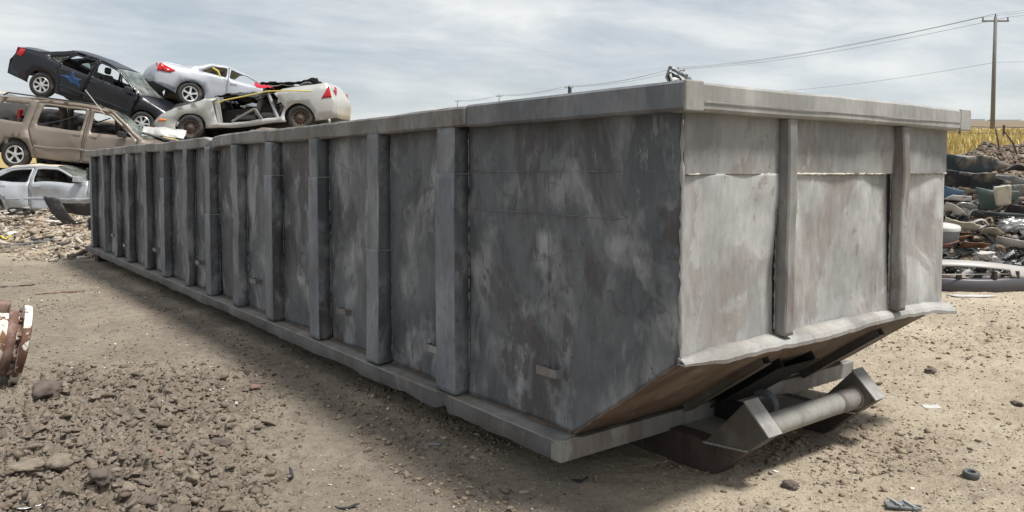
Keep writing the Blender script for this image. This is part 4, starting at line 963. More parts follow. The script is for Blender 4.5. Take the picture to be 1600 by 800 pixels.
# straps and cable
def wpt(px, py, v):
    x, y = xy_of((px-CX)/FPX*v, v); return Vector((x, y, CAM[2]+(267-py)/FPX*v))
M_STRAP = simple('yellow_strap', (.55, .46, .12), .8, 0, .3, 9, .1)
def strap(name, label, pts, r, mat, cat='strap', sag=.0):
    P = [wpt(*p) for p in pts]; Q = []
    for a, b in zip(P[:-1], P[1:]):
        for k in range(6): t = k/6; q = a.lerp(b, t); q.z -= sag*4*t*(1-t); Q.append(q)
    Q.append(P[-1]); g = Geo(); g.tube(Q, r, 6); tag(g.obj(name, mat), label, cat)
strap('tie_strap', 'yellow webbing strap running across the top of the roofless wreck', [(342, 162, 17.6), (352, 157, 17.6), (388, 150, 17.6), (420, 143, 17.6), (460, 142, 17.6), (488, 143, 17.8)], .016, M_STRAP)
strap('tie_strap', 'short yellow strap hanging over the roof of the silver coupe', [(336, 107, 19.2), (344, 112, 19.1), (347, 121, 19.1)], .022, M_STRAP)
strap('steel_cable', 'thin pale cable hanging taut down the doors of the navy sedan', [(137, 141, 18.9), (169, 183, 18.9)], .010, simple('cable', (.45, .42, .38), .5), 'cable')
# bumper cover torn off the wreck
o = crushed('bumper_cover', -.46, .46, -.16, .16, lambda X, Y: .12-2.2*Y*Y-.10*X*X, P_WHITE, 861, .035, None, 30); tag(o, 'cream white torn bumper cover lying under the nose of the wreck', 'bumper'); put(o, 258, 210, 18.1, (0, 0, 0), 1, R(6), R(15), R(40))
Geo().bar((-.42, -.2, .14), (.35, -.24, .0), .05, .03).obj('trim_piece', M_BLK, o)
# flattened hulks that carry the upper cars
def hulk(label, px, py, v, Lx, H, mat, seed, yaw=0, tilt=0):
    root = thing('crushed_car', label, 'crushed car', group=GRP)
    n = 46; X, Sg = np.meshgrid(np.linspace(-Lx/2, Lx/2, n), np.linspace(0, 2*np.pi, 33), indexing='ij')
    e = (1-np.abs(X/(Lx/2))**6*.35); V = np.stack([X, .86*np.sign(np.cos(Sg))*np.abs(np.cos(Sg))**.4*e, H/2+H/2*np.sign(np.sin(Sg))*np.abs(np.sin(Sg))**.4*e], -1)
    o = mesh('body', crumple(V, seed, .15).reshape(-1, 3), grid_faces(n, 33), mat, root, True); fixn(o)
    for x in (Lx*.3, -Lx*.3):
        for y in (.74, -.74): make_wheel(root, x, y, .29, 1 if y > 0 else -1, 'steel')
    return put(root, px, py, v, (0, 0, H), 1, tilt, yaw)
hulk('flattened dark car hulk under the roofless wreck', 395, 211, 19.0, 4.4, .85, P_TAUPE, 901, R(-20), R(-5))
hulk('flattened silver car hulk lowest under the wreck', 395, 268, 19.2, 4.4, .85, P_SILV, 906, R(-18))
hulk('flattened dark car hulk beneath the silver coupe', 385, 176, 21.4, 3.6, .8, M_INT, 911, R(4), R(6))
hulk('flattened pale car hulk behind the wreck stack', 360, 228, 21.6, 4.4, .85, P_SILV, 916, R(2))
hulk('flattened grey car hulk deep in the stack', 365, 285, 21.8, 4.4, .85, P_TAUPE, 921, R(2))
hulk('flattened car hulk at the back below the navy sedan nose', 200, 222, 21.6, 4.2, .9, P_NAVY, 926, R(0))
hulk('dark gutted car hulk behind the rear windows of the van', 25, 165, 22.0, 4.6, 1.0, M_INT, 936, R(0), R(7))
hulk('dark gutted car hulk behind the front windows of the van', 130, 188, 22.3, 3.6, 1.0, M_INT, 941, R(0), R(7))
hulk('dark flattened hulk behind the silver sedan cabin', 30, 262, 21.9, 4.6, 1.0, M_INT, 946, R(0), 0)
hulk('flattened car hulk at the back under the yellow cab', 150, 305, 21.6, 4.4, .9, P_TAUPE, 931, R(-20))
# ------------------------------------------------------------------ poles, lines, fence
M_WOOD = simple('weathered_pole_wood', (.17, .165, .16), .9, 0, .25, 2, .3)
M_WIRE = simple('wire', (.16, .17, .18), .6, .3, .1, 1, 0)
M_POST = simple('fence_post_wood', (.085, .07, .055), .9, 0, .3, 5, .3)
ppos = [(62.0, 8.0), ((1548-CX)/FPX*74, 74), ((1058-CX)/FPX*150, 150), ((888.5-CX)/FPX*230, 230), ((780-CX)/FPX*316, 316), ((715-CX)/FPX*405, 405)]
plab = ['tall wooden utility pole with crossarm out beyond the right edge', 'tall grey wooden utility pole with crossarm at the field edge, nearest pole', 'distant utility pole whose crossarm shows right beside the scrap above the corner', 'small far utility pole above the rim, third along the line', 'tiny far utility pole above the rim left of the small black scrap', 'farthest utility pole barely rising above the container rim']
tips = []
for i, ((u, v), lb) in enumerate(zip(ppos, plab)):
    if i == 0: tips.append(None)
    x, y = xy_of(u, v); zb = gz(x, y); H = 11.1; k = 1 if i < 2 else 1.3
    t = thing('utility_pole', lb, 'utility pole', (x, y, zb), 'utility poles along the power line')
    g = Geo(); g.tube([(0, 0, -1), (0, 0, H*.5), (.03, 0, H)], [.21*k, .18*k, .14*k], 12); g.obj('pole_shaft', M_WOOD, t, True)
    d = Vector((RH[0], RH[1], 0))
    hz = H-.38; w = 1.25
    Geo().bar(d*(-w)+Vector((0, 0, hz)), d*w+Vector((0, 0, hz)), .12*k, .14*k).obj('crossarm', M_WOOD, t)
    T = []
    for s, h in ((-w*.93, hz+.02), (w*.93, hz+.02), (0, H-.05)):
        p = d*s+Vector((0, 0, h)); g = Geo(); g.lathe([(.02, p.z), (.07*k, p.z+.10), (.05*k, p.z+.2), (.08*k, p.z+.26), (.03, p.z+.34)], 10, 2, (p.x, p.y, 0)); g.obj('insulator', M_WIRE, t, True); T.append(Vector((x, y, zb))+p+Vector((0, 0, .34)))
    T.append(Vector((x, y, zb+H*.62)))
    if i == 0: tips[0] = T
    else: tips.append(T)
names = ['left conductor', 'right conductor', 'top conductor', 'low cable']
where = ['from the nearest pole out of the frame', 'between the nearest pole and the container corner', 'between the corner pole and the third pole', 'between the third and fourth far poles', 'between the two farthest poles']
for i in range(5):
    for j in range(4):
        a, b = tips[i][j], tips[i+1][j]; sag = .9 if j < 3 else 1.3; P = []
        for k in range(25):
            t = k/24; q = a.lerp(b, t); q.z -= sag*4*t*(1-t)*(.5 if i == 0 else 1); P.append(q)
        r = [.012, .020, .026, .03, .035][i]*(.8 if j == 3 else 1)
        g = Geo(); g.tube(P, r, 5); tag(g.obj('power_line', M_WIRE), f'thin overhead wire, {names[j]}, {where[i]}', 'wire', 'overhead wires')
# fence
fp = []
for k in range(9):
    v = 40.0+.35*k; u = (.40+.056*k)*v; fp.append((u, v))
plabs = ['far left fence post hidden in grass', 'fence post just left of the grassy gap', 'short fence post right of the container corner', 'fence post between the corner and the utility pole', 'dark fence post near the utility pole', 'thick dark fence post right of the utility pole', 'fence post above the dirt mound near the right edge', 'fence post beyond the right edge', 'last fence post out beyond the right edge']
fposts = []
for k, (u, v) in enumerate(fp):
    x, y = xy_of(u, v); z = gz(x, y); h = 1.28; g = Geo(); g.tube([(x, y, z-.3), (x+.02, y, z+h)], [.095 if k == 5 else .06]*2, 8)
    tag(g.obj('fence_post', M_POST), plabs[k], 'fence post', 'posts of the wire fence'); fposts.append(Vector((x, y, z)))
for j, h in enumerate((1.18, .85, .5)):
    P = []
    for a, b in zip(fposts[:-1], fposts[1:]):
        for k in range(5): t = k/5; q = a.lerp(b, t); q.z += h-.03*4*t*(1-t); P.append(q)
    g = Geo(); g.tube(P, .020 if j == 0 else .011, 5); tag(g.obj('fence_wire', M_POST), ['top', 'middle', 'lowest'][j]+' wire of the fence along the golden grass', 'wire', 'wires of the fence')
# pale sheds on the horizon
M_SHED = simple('pale_shed', (.42, .46, .49), .8, 0, .1, .05, 0)
for k, (r0, r1, v, h) in enumerate([(.565, .60, 900, 2.2), (.612, .645, 905, 1.6), (.668, .70, 900, 2.0)]):
    x0, y0 = xy_of(r0*v, v); x1, y1 = xy_of(r1*v, v); z = gz(x0, y0)
    d = Vector((x1-x0, y1-y0, 0)); n = Vector((-d.y, d.x, 0)).normalized()*14
    a = Vector((x0, y0, 0)); pts = [a, a+d, a+d+n, a+n]; ro = thing('farm_shed', ['long low pale shed on the horizon left of the utility pole', 'long low pale shed on the horizon behind the utility pole', 'long low pale shed on the horizon right of the utility pole'][k], 'shed', (x0, y0, z), 'sheds on the horizon')
    V = [tuple(p-a+Vector((0, 0, q))) for q in (-3, h) for p in pts]; Geo().add(V, [(0, 1, 5, 4), (1, 2, 6, 5), (2, 3, 7, 6), (3, 0, 4, 7)]).obj('wall', M_SHED, ro)
    m0 = (pts[0]+pts[3])/2-a+Vector((0, 0, h+.8)); m1 = (pts[1]+pts[2])/2-a+Vector((0, 0, h+.8)); V = [tuple(p-a+Vector((0, 0, h))) for p in pts]+[tuple(m0), tuple(m1)]
    Geo().add(V, [(0, 1, 5, 4), (2, 3, 4, 5), (3, 0, 4), (1, 2, 5)]).obj('roof', M_SHED, ro)

# ------------------------------------------------------------------ scrap heap on the right
C_ = dict(teal=simple('dark_teal_plastic', (.035, .05, .058), .45, 0, .3, 3, .15, dirt=.3), blk=simple('scuffed_black', (.04, .04, .043), .5, 0, .35, 3, .15, dirt=.35), grey=simple('grey_sheet', (.22, .23, .24), .4, .2, .2, 3, .1, dirt=.3),
    white=simple('dirty_white', (.46, .45, .43), .6, 0, .15, 3, .1, dirt=.3), blue=simple('blue_plastic', (.10, .18, .28), .5, 0, .25, 3, .1, dirt=.2), green=simple('grey_green_sheet', (.13, .18, .17), .5, .1, .25, 3, .1, dirt=.35),
    cream=simple('cream_plastic', (.52, .49, .40), .6, 0, .12, 3, .1, dirt=.15), red=simple('faded_red', (.17, .06, .05), .7, 0, .3, 4, .1, dirt=.3), tan=simple('pale_board', (.30, .26, .205), .8, 0, .2, 4, .2, dirt=.3), rust=simple('rusty_sheet', (.17, .085, .05), .85, 0, .4, 5, .3), foil=simple('crumpled_foil', (.55, .56, .56), .3, .6, .2, 6, .4))
def bent(name, label, cat, poly, mat, px, py, v, bend=(0, 0), amp=.03, th=.012, yaw=0, tilt=0, roll=0, seed=1, step=.07, holes=(), group=None):
    """a cut sheet in its own x-y plane, curved about two axes, laid on the heap"""
    def f(u, w): return np.stack([u, w, bend[0]*u*u+bend[1]*w*w+amp*fbm(u*2.2, w*2.2, 0, 4, seed)], -1)
    o = plate(name, poly, list(holes), f, mat, None, step, th); tag(o, label, cat, group); put(o, px, py, v, (0, 0, 0), 1, tilt, yaw, roll); return o
GS = 'torn car panels strewn on the scrap heap'
bent('body_panel', 'dark teal curved fender sheet sticking up at the heap top beside the container', 'car panel', [(-.45, -.15), (-.40, .25), (-.1, .12), (.5, -.02), (.85, -.2), (.3, -.28)], C_['teal'], 1500, 262, 13.4, (.25, .5), .04, yaw=R(-8), tilt=R(14), roll=R(-68), seed=2, group=GS)
bent('bumper_shell', 'black torn bumper shell curving below the teal fender sheet', 'bumper', [(-.7, -.14), (-.7, .12), (.0, .18), (.7, .10), (.72, -.05), (0, -.10)], C_['blk'], 1508, 278, 13.0, (-.22, 1.2), .04, yaw=R(5), tilt=R(4), roll=R(-60), seed=3, group=GS)
bent('body_panel', 'long grey blade shaped body sheet at the upper right of the heap', 'car panel', [(-.7, .06), (.0, .10), (.8, .02), (.9, -.08), (.1, -.14)], C_['grey'], 1568, 283, 13.2, (.12, .6), .03, yaw=R(4), tilt=R(13), roll=R(-50), seed=4, group=GS)
bent('rubber_mat', 'dark square rubber mat leaning under the grey blade sheet', 'mat', [(-.16, -.2), (.17, -.22), (.15, .2), (-.15, .22)], C_['blk'], 1534, 287, 12.7, (0, .2), .02, yaw=R(-20), roll=R(-55), seed=5)
bent('plastic_sheet', 'blue and pale plastic panel poking out beside the container edge', 'plastic panel', [(-.2, -.12), (.18, -.1), (.2, .1), (-.2, .14)], C_['blue'], 1484, 303, 12.4, (.2, .4), .03, roll=R(-50), tilt=R(10), seed=6)
bent('plastic_sheet', 'white triangular plastic piece right of the blue panel', 'plastic panel', [(-.18, .09), (.22, -.02), (.16, -.10), (-.1, -.04)], C_['white'], 1497, 310, 12.2, (.1, .2), .01, roll=R(-45), tilt=R(14), seed=7)
bent('body_panel', 'grey green door skin lying in the middle of the heap', 'car panel', [(-.3, -.18), (.3, -.22), (.42, .16), (-.1, .24)], C_['green'], 1552, 312, 12.4, (.2, .3), .04, yaw=R(-12), roll=R(-48), tilt=R(6), seed=8, group=GS)
def box_panel():
    t = thing('cream_tray', 'cream plastic tray with a raised centre propped on the green door skin', 'tray')
    Z = lambda u, w: np.stack([u, w, .03+0*u], -1)
    plate('rim', rounded([(-.11, -.17), (.13, -.17), (.11, .17), (-.09, .17)], .04), [rounded([(-.075, -.11), (.085, -.11), (.075, .10), (-.06, .10)], .03)], Z, C_['cream'], t, .06, .03)
    o = Geo().box((-.075, -.12, .0), (.085, .11, .02)).obj('panel', C_['cream'], t); bevel(o, .008)
    bevel(Geo().box((-.04, -.05, .02), (.05, .06, .05)).obj('raised_centre', C_['white'], t), .01)
    put(t, 1567, 307, 12.0, (0, 0, 0), 1, R(-10), R(-22), R(-62))
box_panel()
bent('body_panel', 'dark green strip of trim lying along the lower heap', 'car panel', [(-.35, .06), (.4, -.08), (.42, -.14), (-.3, -.03)], C_['teal'], 1565, 338, 12.0, (.05, .4), .02, tilt=R(8), roll=R(-40), seed=9, group=GS)
def drum():
    t = thing('plastic_drum', 'grey drum with a white lid lying against the container edge', 'drum')
    g = Geo(); g.lathe([(.001, 0), (.17, 0), (.19, .03), (.195, .18), (.20, .20)], 30, 2); fixn(g.obj('drum_body', C_['grey'], t, True))
    g = Geo(); g.lathe([(.205, .19), (.205, .235), (.19, .25), (.12, .265), (.001, .27)], 30, 2); fixn(g.obj('lid', C_['white'], t, True))
    put(t, 1476, 378, 11.3, (0, 0, 0), 1, 0, 0, R(8))
drum()
g = Geo(); g.tube([(.13*math.cos(a)*(1+.2*math.sin(2*a)), .08*math.sin(a), .02*math.sin(3*a)) for a in np.linspace(0, 2*math.pi, 30)], .018, 8, False)
o = tag(g.obj('plastic_ring', C_['white'], None, True), 'white oval plastic ring lying mid heap', 'plastic ring'); put(o, 1532, 350, 11.9, (0, 0, 0), 1, R(5), 0, R(-40))
def clump(name, label, cat, px, py, v, s, mat, seed, group=None):
    b = lump_base(seed, 4)[0]; f = lump_base(seed, 4)[1]; b = b*(1+.22*fbm(b[:, 0]*4, b[:, 1]*4, b[:, 2]*4, 3, seed))[:, None]*np.array(s)
    o = mesh(name, b, f, mat, None, False); tag(o, label, cat, group); put(o, px, py, v, (0, 0, -s[2]*.5)); return o
clump('foil_clump', 'silvery crumpled metal clump at the right edge of the heap', 'scrap clump', 1588, 356, 11.9, (.22, .16, .10), C_['foil'], 941)
clump('paper_clump', 'white crumpled bag lying just behind the grey bumper', 'bag', 1543, 402, 10.8, (.14, .09, .05), C_['white'], 945)
bent('body_panel', 'pale grey sheet tucked under the blade sheet at the right edge', 'car panel', [(-.3, -.1), (.4, -.14), (.4, .1), (-.2, .12)], C_['grey'], 1590, 297, 12.6, (.1, .3), .03, roll=R(-55), seed=10, group=GS)
bent('red_scrap', 'small red torn scrap beside the grey drum', 'scrap', [(-.12, .08), (.05, .02), (.16, -.09), (-.06, -.05)], C_['red'], 1480, 383, 11.1, (.4, .4), .03, roll=R(-45), seed=11)
bent('rusty_sheet', 'brown rusty sheet corner below the red scrap', 'scrap', [(-.12, .1), (.16, .06), (.2, -.08), (-.1, -.1)], C_['rust'], 1492, 376, 11.4, (.4, .2), .03, roll=R(-35), seed=12)
# more mixed panels, each its own
more = [(1585, 268, 13.8, 'blk', 'black strip lying at the right end of the heap top'), (1520, 300, 12.8, 'tan', 'pale board end below the rubber mat'), (1545, 330, 12.2, 'blk', 'black shard under the green door skin'), (1575, 322, 12.3, 'red', 'faded red shard right of the cream tray'),
    (1510, 325, 12.1, 'foil', 'thin bright metal strip left of the green door skin'), (1490, 332, 11.9, 'white', 'small pale shard above the grey drum'), (1555, 368, 11.6, 'tan', 'flat tan shard on the lower slope'), (1590, 385, 11.3, 'white', 'thin white strip at the lower right slope'),
    (1525, 380, 11.3, 'rust', 'rusty plate on the lower slope'), (1505, 352, 11.7, 'cream', 'cream shard left of the white ring'), (1597, 330, 12.2, 'blk', 'black shard at the right edge of the slope'), (1548, 288, 12.9, 'blue', 'blue shard between mat and blade sheet')]
for k, (px, py, v, c, lb) in enumerate(more):
    a, b = random.uniform(.14, .30), random.uniform(.05, .10)
    poly = [(-a, -b), (random.uniform(-.1, .1), -b*1.3), (a, -b*.5), (a*.8, b), (0, b*.6), (-a*.9, b*1.2)]
    bent('scrap_shard', lb, 'scrap', poly, C_[c], px, py, v, (random.uniform(-.6, .8), random.uniform(-1, 1)), .07, .008, yaw=random.uniform(-.6, .6), tilt=random.uniform(-.3, .4), roll=R(-40), seed=960+k, group='small shards on the scrap heap')
def tangle():
    V = []; F = []; r = rng
    for k in range(420):
        v = r.uniform(10.9, 13.9); u = v*r.uniform(.50, .76); x, y = xy_of(u, v); z = gz(x, y); a, b = r.uniform(.06, .26), r.uniform(.03, .12); n, m = 7, 4
        U, Wd = np.meshgrid(np.linspace(-a, a, n), np.linspace(-b, b, m), indexing='ij'); q = r.uniform(-3, 3)
        Z = q*U*U+r.uniform(-6, 6)*Wd*Wd+r.normal(0, .012, U.shape); P = np.stack([U, Wd, Z], -1).reshape(-1, 3)
        P = P@np.array(Matrix.Rotation(r.uniform(-.7, .7), 3, 'X')@Matrix.Rotation(r.uniform(-.6, .6), 3, 'Y')@Matrix.Rotation(r.uniform(0, 6.3), 3, 'Z')).T
        V.append(P+np.array([x, y, z+.03])); F.append(grid_faces(n, m)+k*n*m)
    M = island_mat('torn_sheet_scrap', [(0, (.04, .042, .045)), (.28, (.09, .09, .09)), (.45, (.16, .165, .17)), (.6, (.05, .065, .07)), (.72, (.12, .07, .05)), (.82, (.30, .30, .29)), (.93, (.42, .41, .39))], .55, .3)
    o = mesh('torn_sheet_scrap', np.concatenate(V), np.concatenate(F), M); solid(o, .004, 0); tag(o, 'litter of torn sheet scrap bits covering the heap', kind='stuff')
    g = Geo()
    for k in range(110):
        v = r.uniform(10.9, 13.9); u = v*r.uniform(.50, .76); x, y = xy_of(u, v); p = np.array([x, y, gz(x, y)+.02]); d = r.normal(size=3); P = [p]
        for j in range(6): d = d+r.normal(0, .6, 3); d[2] = d[2]*.5; P.append(P[-1]+d/np.linalg.norm(d)*.07+np.array([0, 0, .012*(3-j)]))
        g.tube(P, r.uniform(.004, .011), 5)
    tag(g.obj('tangled_wire', M_BLK), 'tangled thin wires and hoses strewn over the heap', kind='stuff')
tangle()
# big bumper at the foot of the heap
def bumper():
    t = thing('car_bumper', 'long dark grey car bumper with a light upper edge lying at the heap foot', 'bumper')
    xs = np.linspace(-1.05, 1.05, 70)
    sec = [(-.10, -.02), (-.14, .03), (-.15, .10), (-.13, .16), (-.10, .19)]
    V = []
    for x in xs:
        c = .34*(x/1.05)**2
        for p, q in sec: V.append((x, p+c, q+.01*math.sin(x*5)))
    fixn(mesh('lower_shell', V, grid_faces(len(xs), len(sec)), simple('bumper_dark', (.075, .07, .078), .42, 0, .15, 2, .05, dirt=.15), t, True)); 
    V = []
    for x in xs:
        c = .34*(x/1.05)**2; s = .05+.10*max(0, x+.1)**.8*(1 if x > -.1 else 0)
        top = .34+.05*math.cos((x+.5)*2.2)-.03*x
        for k in range(6):
            a = k/5; V.append((x, -.125+c+.10*a*a, top-.13*(1-a)*(0.55 if x < .1 else 1.15)))
    fixn(mesh('upper_shell', V, grid_faces(len(xs), 6), simple('bumper_light', (.36, .34, .32), .4, 0, .12, 2, .05, dirt=.1), t, True))
    for x in (-.95, -.55, -.12, .2, .95): Geo().bar((x, -.10+.34*(x/1.05)**2, .17), (x, -.10+.34*(x/1.05)**2, .27), .06, .04).obj('bumper_strut', M_BLK, t)
    Geo().bar((-1.0, -.02, .235), (.1, -.08, .235), .012, .012).obj('grille_bar', C_['white'], t)
    x = .45; Geo().bar((.42, -.10, .20), (.58, -.09, .08), .02, .02).obj('torn_edge', C_['tan'], t)
    for p in t.children: 
        if p.name.startswith(('lower', 'upper')): solid(p, .008, 0)
    x, y = xy_of((1562-CX)/FPX*10.1, 10.1); put(t, 1562, 458, 10.1, (0, 0, -.02), 1, 0, R(8), 0)
bumper()
bent('flat_plate', 'flat pale grey triangular plate lying on the dirt in front of the bumper', 'plate', [(-.28, .08), (-.05, .10), (.30, -.03), (.05, -.10), (-.2, -.06)], C_['white'], 1524, 463, 9.6, (0, 0), .008, .012, seed=13)
for k, (px, py, v, w) in enumerate([(1561, 262, 14.9, -.1), (1592, 252, 15.0, -.35)]):
    p = wpt(px, py, v); p.z = gz(p.x, p.y)-.05; g = Geo(); g.tube([p, p+Vector((0, 0, .35))+Vector(RH)*w*.4, p+Vector((0, 0, .62))+Vector(RH)*w], [.022, .016, .010], 7)
    tag(g.obj('dead_branch', M_POST), ['dark upright stick poking out of the dirt mound', 'dark leaning branch on the mound at the right edge'][k], 'branch')
# far scrap showing above the rim
def tallscrap():
    t = thing('bent_car_door', 'bent dark car part sticking up above the near container corner', 'car part')
    def f(u, w): return np.stack([u, .3*u*u, w], -1)
    plate('frame', [(-.13, -1.6), (.20, -1.6), (.20, -.10), (.05, .10), (-.02, .17), (-.13, .05), (-.12, -.2)], [[(-.10, -.25), (-.11, .03), (-.02, .12), (.12, -.08), (.13, -.25)]], f, C_['grey'], t, .03, .02)
    plate('glass_shard', [(-.04, -.22), (-.06, .02), (.04, -.05), (.02, -.22)], [], f, C_['grey'], t, .06, .01)
    plate('door_skin', [(-.11, -.25), (-.12, .02), (-.05, .10), (.06, -.02), (.12, -.25)], [], lambda u, w: np.stack([u, .3*u*u+.03, w], -1), C_['blk'], t, .05, .02)
    plate('trim', [(-.10, -.08), (-.07, .06), (-.04, .06), (-.06, -.10)], [], lambda u, w: np.stack([u, .3*u*u-.03, w], -1), C_['white'], t, .05, .01)
    put(t, 1053, 120, 7.0, (0, 0, 0), 1, R(-25), 0, R(0), .62); return t
tallscrap()
def farscrap():
    p = wpt(890, 146, 14.5); x, y = p.x, p.y; zb = gz(x, y); g = Geo()
    t = thing('scrap_sheet', 'tiny black triangular scrap tip above the middle of the rim', 'scrap', (x, y, 0))
    Geo().prism([(-.10, 0), (.10, 0), (.02, p.z+.10-zb), (-.03, p.z+.12-zb)], 1, -.02, .02).obj('sheet', C_['blk'], t, False, (0, 0, zb))
farscrap()

# ------------------------------------------------------------------ things on the ground
def on_ground(px, py, dz=0):
    d = Vector(fw)+Vector(rt)*((px-CX)/FPX)-upv*((py-CYP)/FPX); t = .5
    for _ in range(60):
        p = Vector(CAM)+d*t; h = p.z-gz(p.x, p.y); t += h/max(.12, -d.z)*.7
        if abs(h) < .0005: break
    p = Vector(CAM)+d*t; p.z = gz(p.x, p.y)+dz; return p
def rubber():
    p = on_ground(1517, 745); g = Geo(); g.lathe([(.030, .002), (.056, 0), (.062, .008), (.062, .036), (.057, .044), (.033, .044), (.030, .040)], 40, 2, closed=True)
    o = g.obj('rubber_ring', simple('grey_rubber', (.10, .105, .105), .7, 0, .2, 30, .2), None, True, p); fixn(o); o.rotation_euler = (R(4), R(-3), 0); o.scale = (.62, .62, .68); o.data.set_sharp_from_angle(angle=R(40)); tag(o, 'small dark grey rubber ring lying flat on the sand', 'rubber ring')
rubber()
def gadget():
    p = on_ground(1410, 794); t = thing('broken_latch', 'broken grey plastic latch piece at the bottom edge of the sand', 'plastic part', p)
    m = simple('grey_plastic', (.15, .16, .165), .5, 0, .2, 20, .1); m2 = simple('pale_plastic', (.34, .35, .35), .5, 0, .2, 20, .1)
    bevel(Geo().box((-.075, -.028, .004), (.06, .028, .016)).obj('base', m, t), .003)
    for x in (-.045, .012): bevel(Geo().bar((x, .035, .022), (x+.03, -.03, .020), .010, .014).obj('rail', m2, t), .002)
    g = Geo(); g.tube([(.065+.018*math.cos(a), .018*math.sin(a), .014) for a in np.linspace(0, 2*math.pi, 20)], .005, 8, False); g.obj('ring', m, t, True)
    bevel(Geo().box((-.035, -.018, .016), (.005, .02, .026)).obj('plate', m, t), .002)
    t.rotation_euler = (0, R(3), -YAW-.15)
gadget()
def bit(name, label, cat, px, py, poly, mat, th=.006, bend=(0, 0), amp=.004, yaw=0, roll=0, group=None, lift=.004):
    p = on_ground(px, py, lift)
    def f(u, w): return np.stack([u, w, bend[0]*u*u+bend[1]*w*w+amp*fbm(u*14, w*14, 0, 3, int(px))], -1)
    o = plate(name, poly, [], f, mat, None, .012, th); tag(o, label, cat, group); o.location = p; o.rotation_euler = (roll, 0, yaw-YAW); return o
bit('plastic_plate', 'white flat plastic chip on the sand right of the hitch', 'plastic chip', 1455, 636, [(-.06, -.03), (.05, -.035), (.055, .03), (-.05, .035)], C_['white'], roll=R(4))
bit('slate_chip', 'flat grey slate chip on the clay under the near rail', 'stone chip', 679, 695, rounded([(-.045, -.02), (.03, -.03), (.05, .01), (-.02, .03)], .015), simple('slate', (.20, .20, .20), .8, 0, .2, 30, .3))
bit('slate_chip', 'brown flat chip lying on the clay beside the long rail', 'stone chip', 581, 645, rounded([(-.05, -.02), (.05, -.02), (.04, .02), (-.04, .025)], .015), simple('brown_chip', (.17, .14, .115), .8, 0, .2, 30, .3))
bit('leather_strip', 'curled black rubber strip on the clay at lower middle', 'rubber scrap', 452, 745, [(-.015, -.07), (.012, -.05), (.022, .0), (.012, .06), (.0, .07), (.004, 0)], C_['blk'], .006, (8, 5), .008, yaw=.3)
bit('leather_strip', 'short black rubber strip at the bottom edge of the clay', 'rubber scrap', 541, 794, [(-.05, -.01), (.0, -.014), (.06, .006), (.05, .014), (0, .004)], C_['blk'], .006, (3, 5), .006)
bit('dark_rag', 'crumpled dark scrap in the shade below the container nose', 'rag', 905, 752, [(-.04, -.015), (.02, -.02), (.045, .008), (0, .02)], C_['blk'], .006, (4, 8), .014)
bit('dry_leaf', 'thin pale curled leaf in the shade below the container nose', 'leaf', 931, 752, [(-.008, -.045), (.01, 0), (.004, .05), (-.006, .01)], C_['tan'], .003, (5, 8), .01)
bit('wood_splinter', 'long thin splinter on the clay in the left middle', 'stick', 92, 458, [(-.26, -.012), (.28, .0), (.26, .012), (-.2, .010)], C_['rust'], .01, (.05, 0), .004, yaw=.5)
bit('wood_splinter', 'bundle like stick on the far left of the yard clay', 'stick', 25, 448, [(-.25, -.02), (.22, .0), (.2, .03), (-.2, .02)], M_POST, .02, (.05, 0), .01, yaw=.5)
bit('foil_strip', 'bright crumpled silver strip in the lower left corner', 'metal strip', 46, 792, [(-.05, -.012), (.05, -.006), (.055, .014), (-.04, .012)], C_['foil'], .003, (3, 20), .008, yaw=.6, lift=.012)
def rock(name, label, px, py, s, mat, seed):
    p = on_ground(px, py); b, f = lump_base(seed, 3); b = b*(1+.12*fbm(b[:, 0]*3, b[:, 1]*3, b[:, 2]*3, 3, seed))[:, None]*np.array(s)
    o = mesh(name, b, f, mat, None, True, (p.x, p.y, p.z+s[2]*.45)); o.rotation_euler = (0, 0, seed); tag(o, label, 'rock', 'larger stones and clods on the ground')
M_ROCKD = simple('brown_clod', (.13, .105, .09), .95, 0, .3, 14, .6); M_ROCKR = simple('reddish_stone', (.21, .135, .11), .85, 0, .2, 14, .4); M_ROCKW = simple('white_stone', (.70, .68, .64), .7, 0, .1, 14, .3)
for k, (lb, px, py, s, m) in enumerate([('big dark clay clod right of the rusty pipe flange', 72, 627, (.095, .08, .06), M_ROCKD), ('small reddish round stone among the clods', 248, 712, (.026, .024, .02), M_ROCKR),
    ('brown stone sitting alone mid clay', 398, 611, (.035, .03, .022), M_ROCKR), ('tiny white stone on the clay', 367, 633, (.020, .015, .013), M_ROCKW), ('flat rough clod at the right end of the clod field', 342, 695, (.055, .035, .025), M_ROCKD),
    ('rounded clod at the bottom edge left of centre', 231, 787, (.045, .03, .022), M_ROCKD), ('lumpy broken clod in the lower clod field', 160, 765, (.065, .05, .035), M_ROCKD), ('wide cracked clay slab in the clods at left', 45, 740, (.085, .06, .03), M_CLOD),
    ('brown clod beside the cracked slab', 95, 738, (.06, .05, .028), M_CLOD), ('dark clod on the sand at the right edge', 1590, 634, (.04, .03, .025), M_ROCKD), ('small dark clod on sand below the hitch', 1235, 762, (.035, .03, .02), M_ROCKD),
    ('clod in the scuffed sand behind the hitch', 1452, 582, (.05, .04, .025), M_ROCKD), ('pale stone in the shade by the hitch', 1211, 737, (.014, .01, .006), M_ROCKW), ('dark flat clod upper left of the clod field', 118, 578, (.06, .035, .02), M_ROCKD)]): rock('clay_clod' if 'clod' in lb or 'slab' in lb else 'stone', lb, px, py, s, m, 30+k)
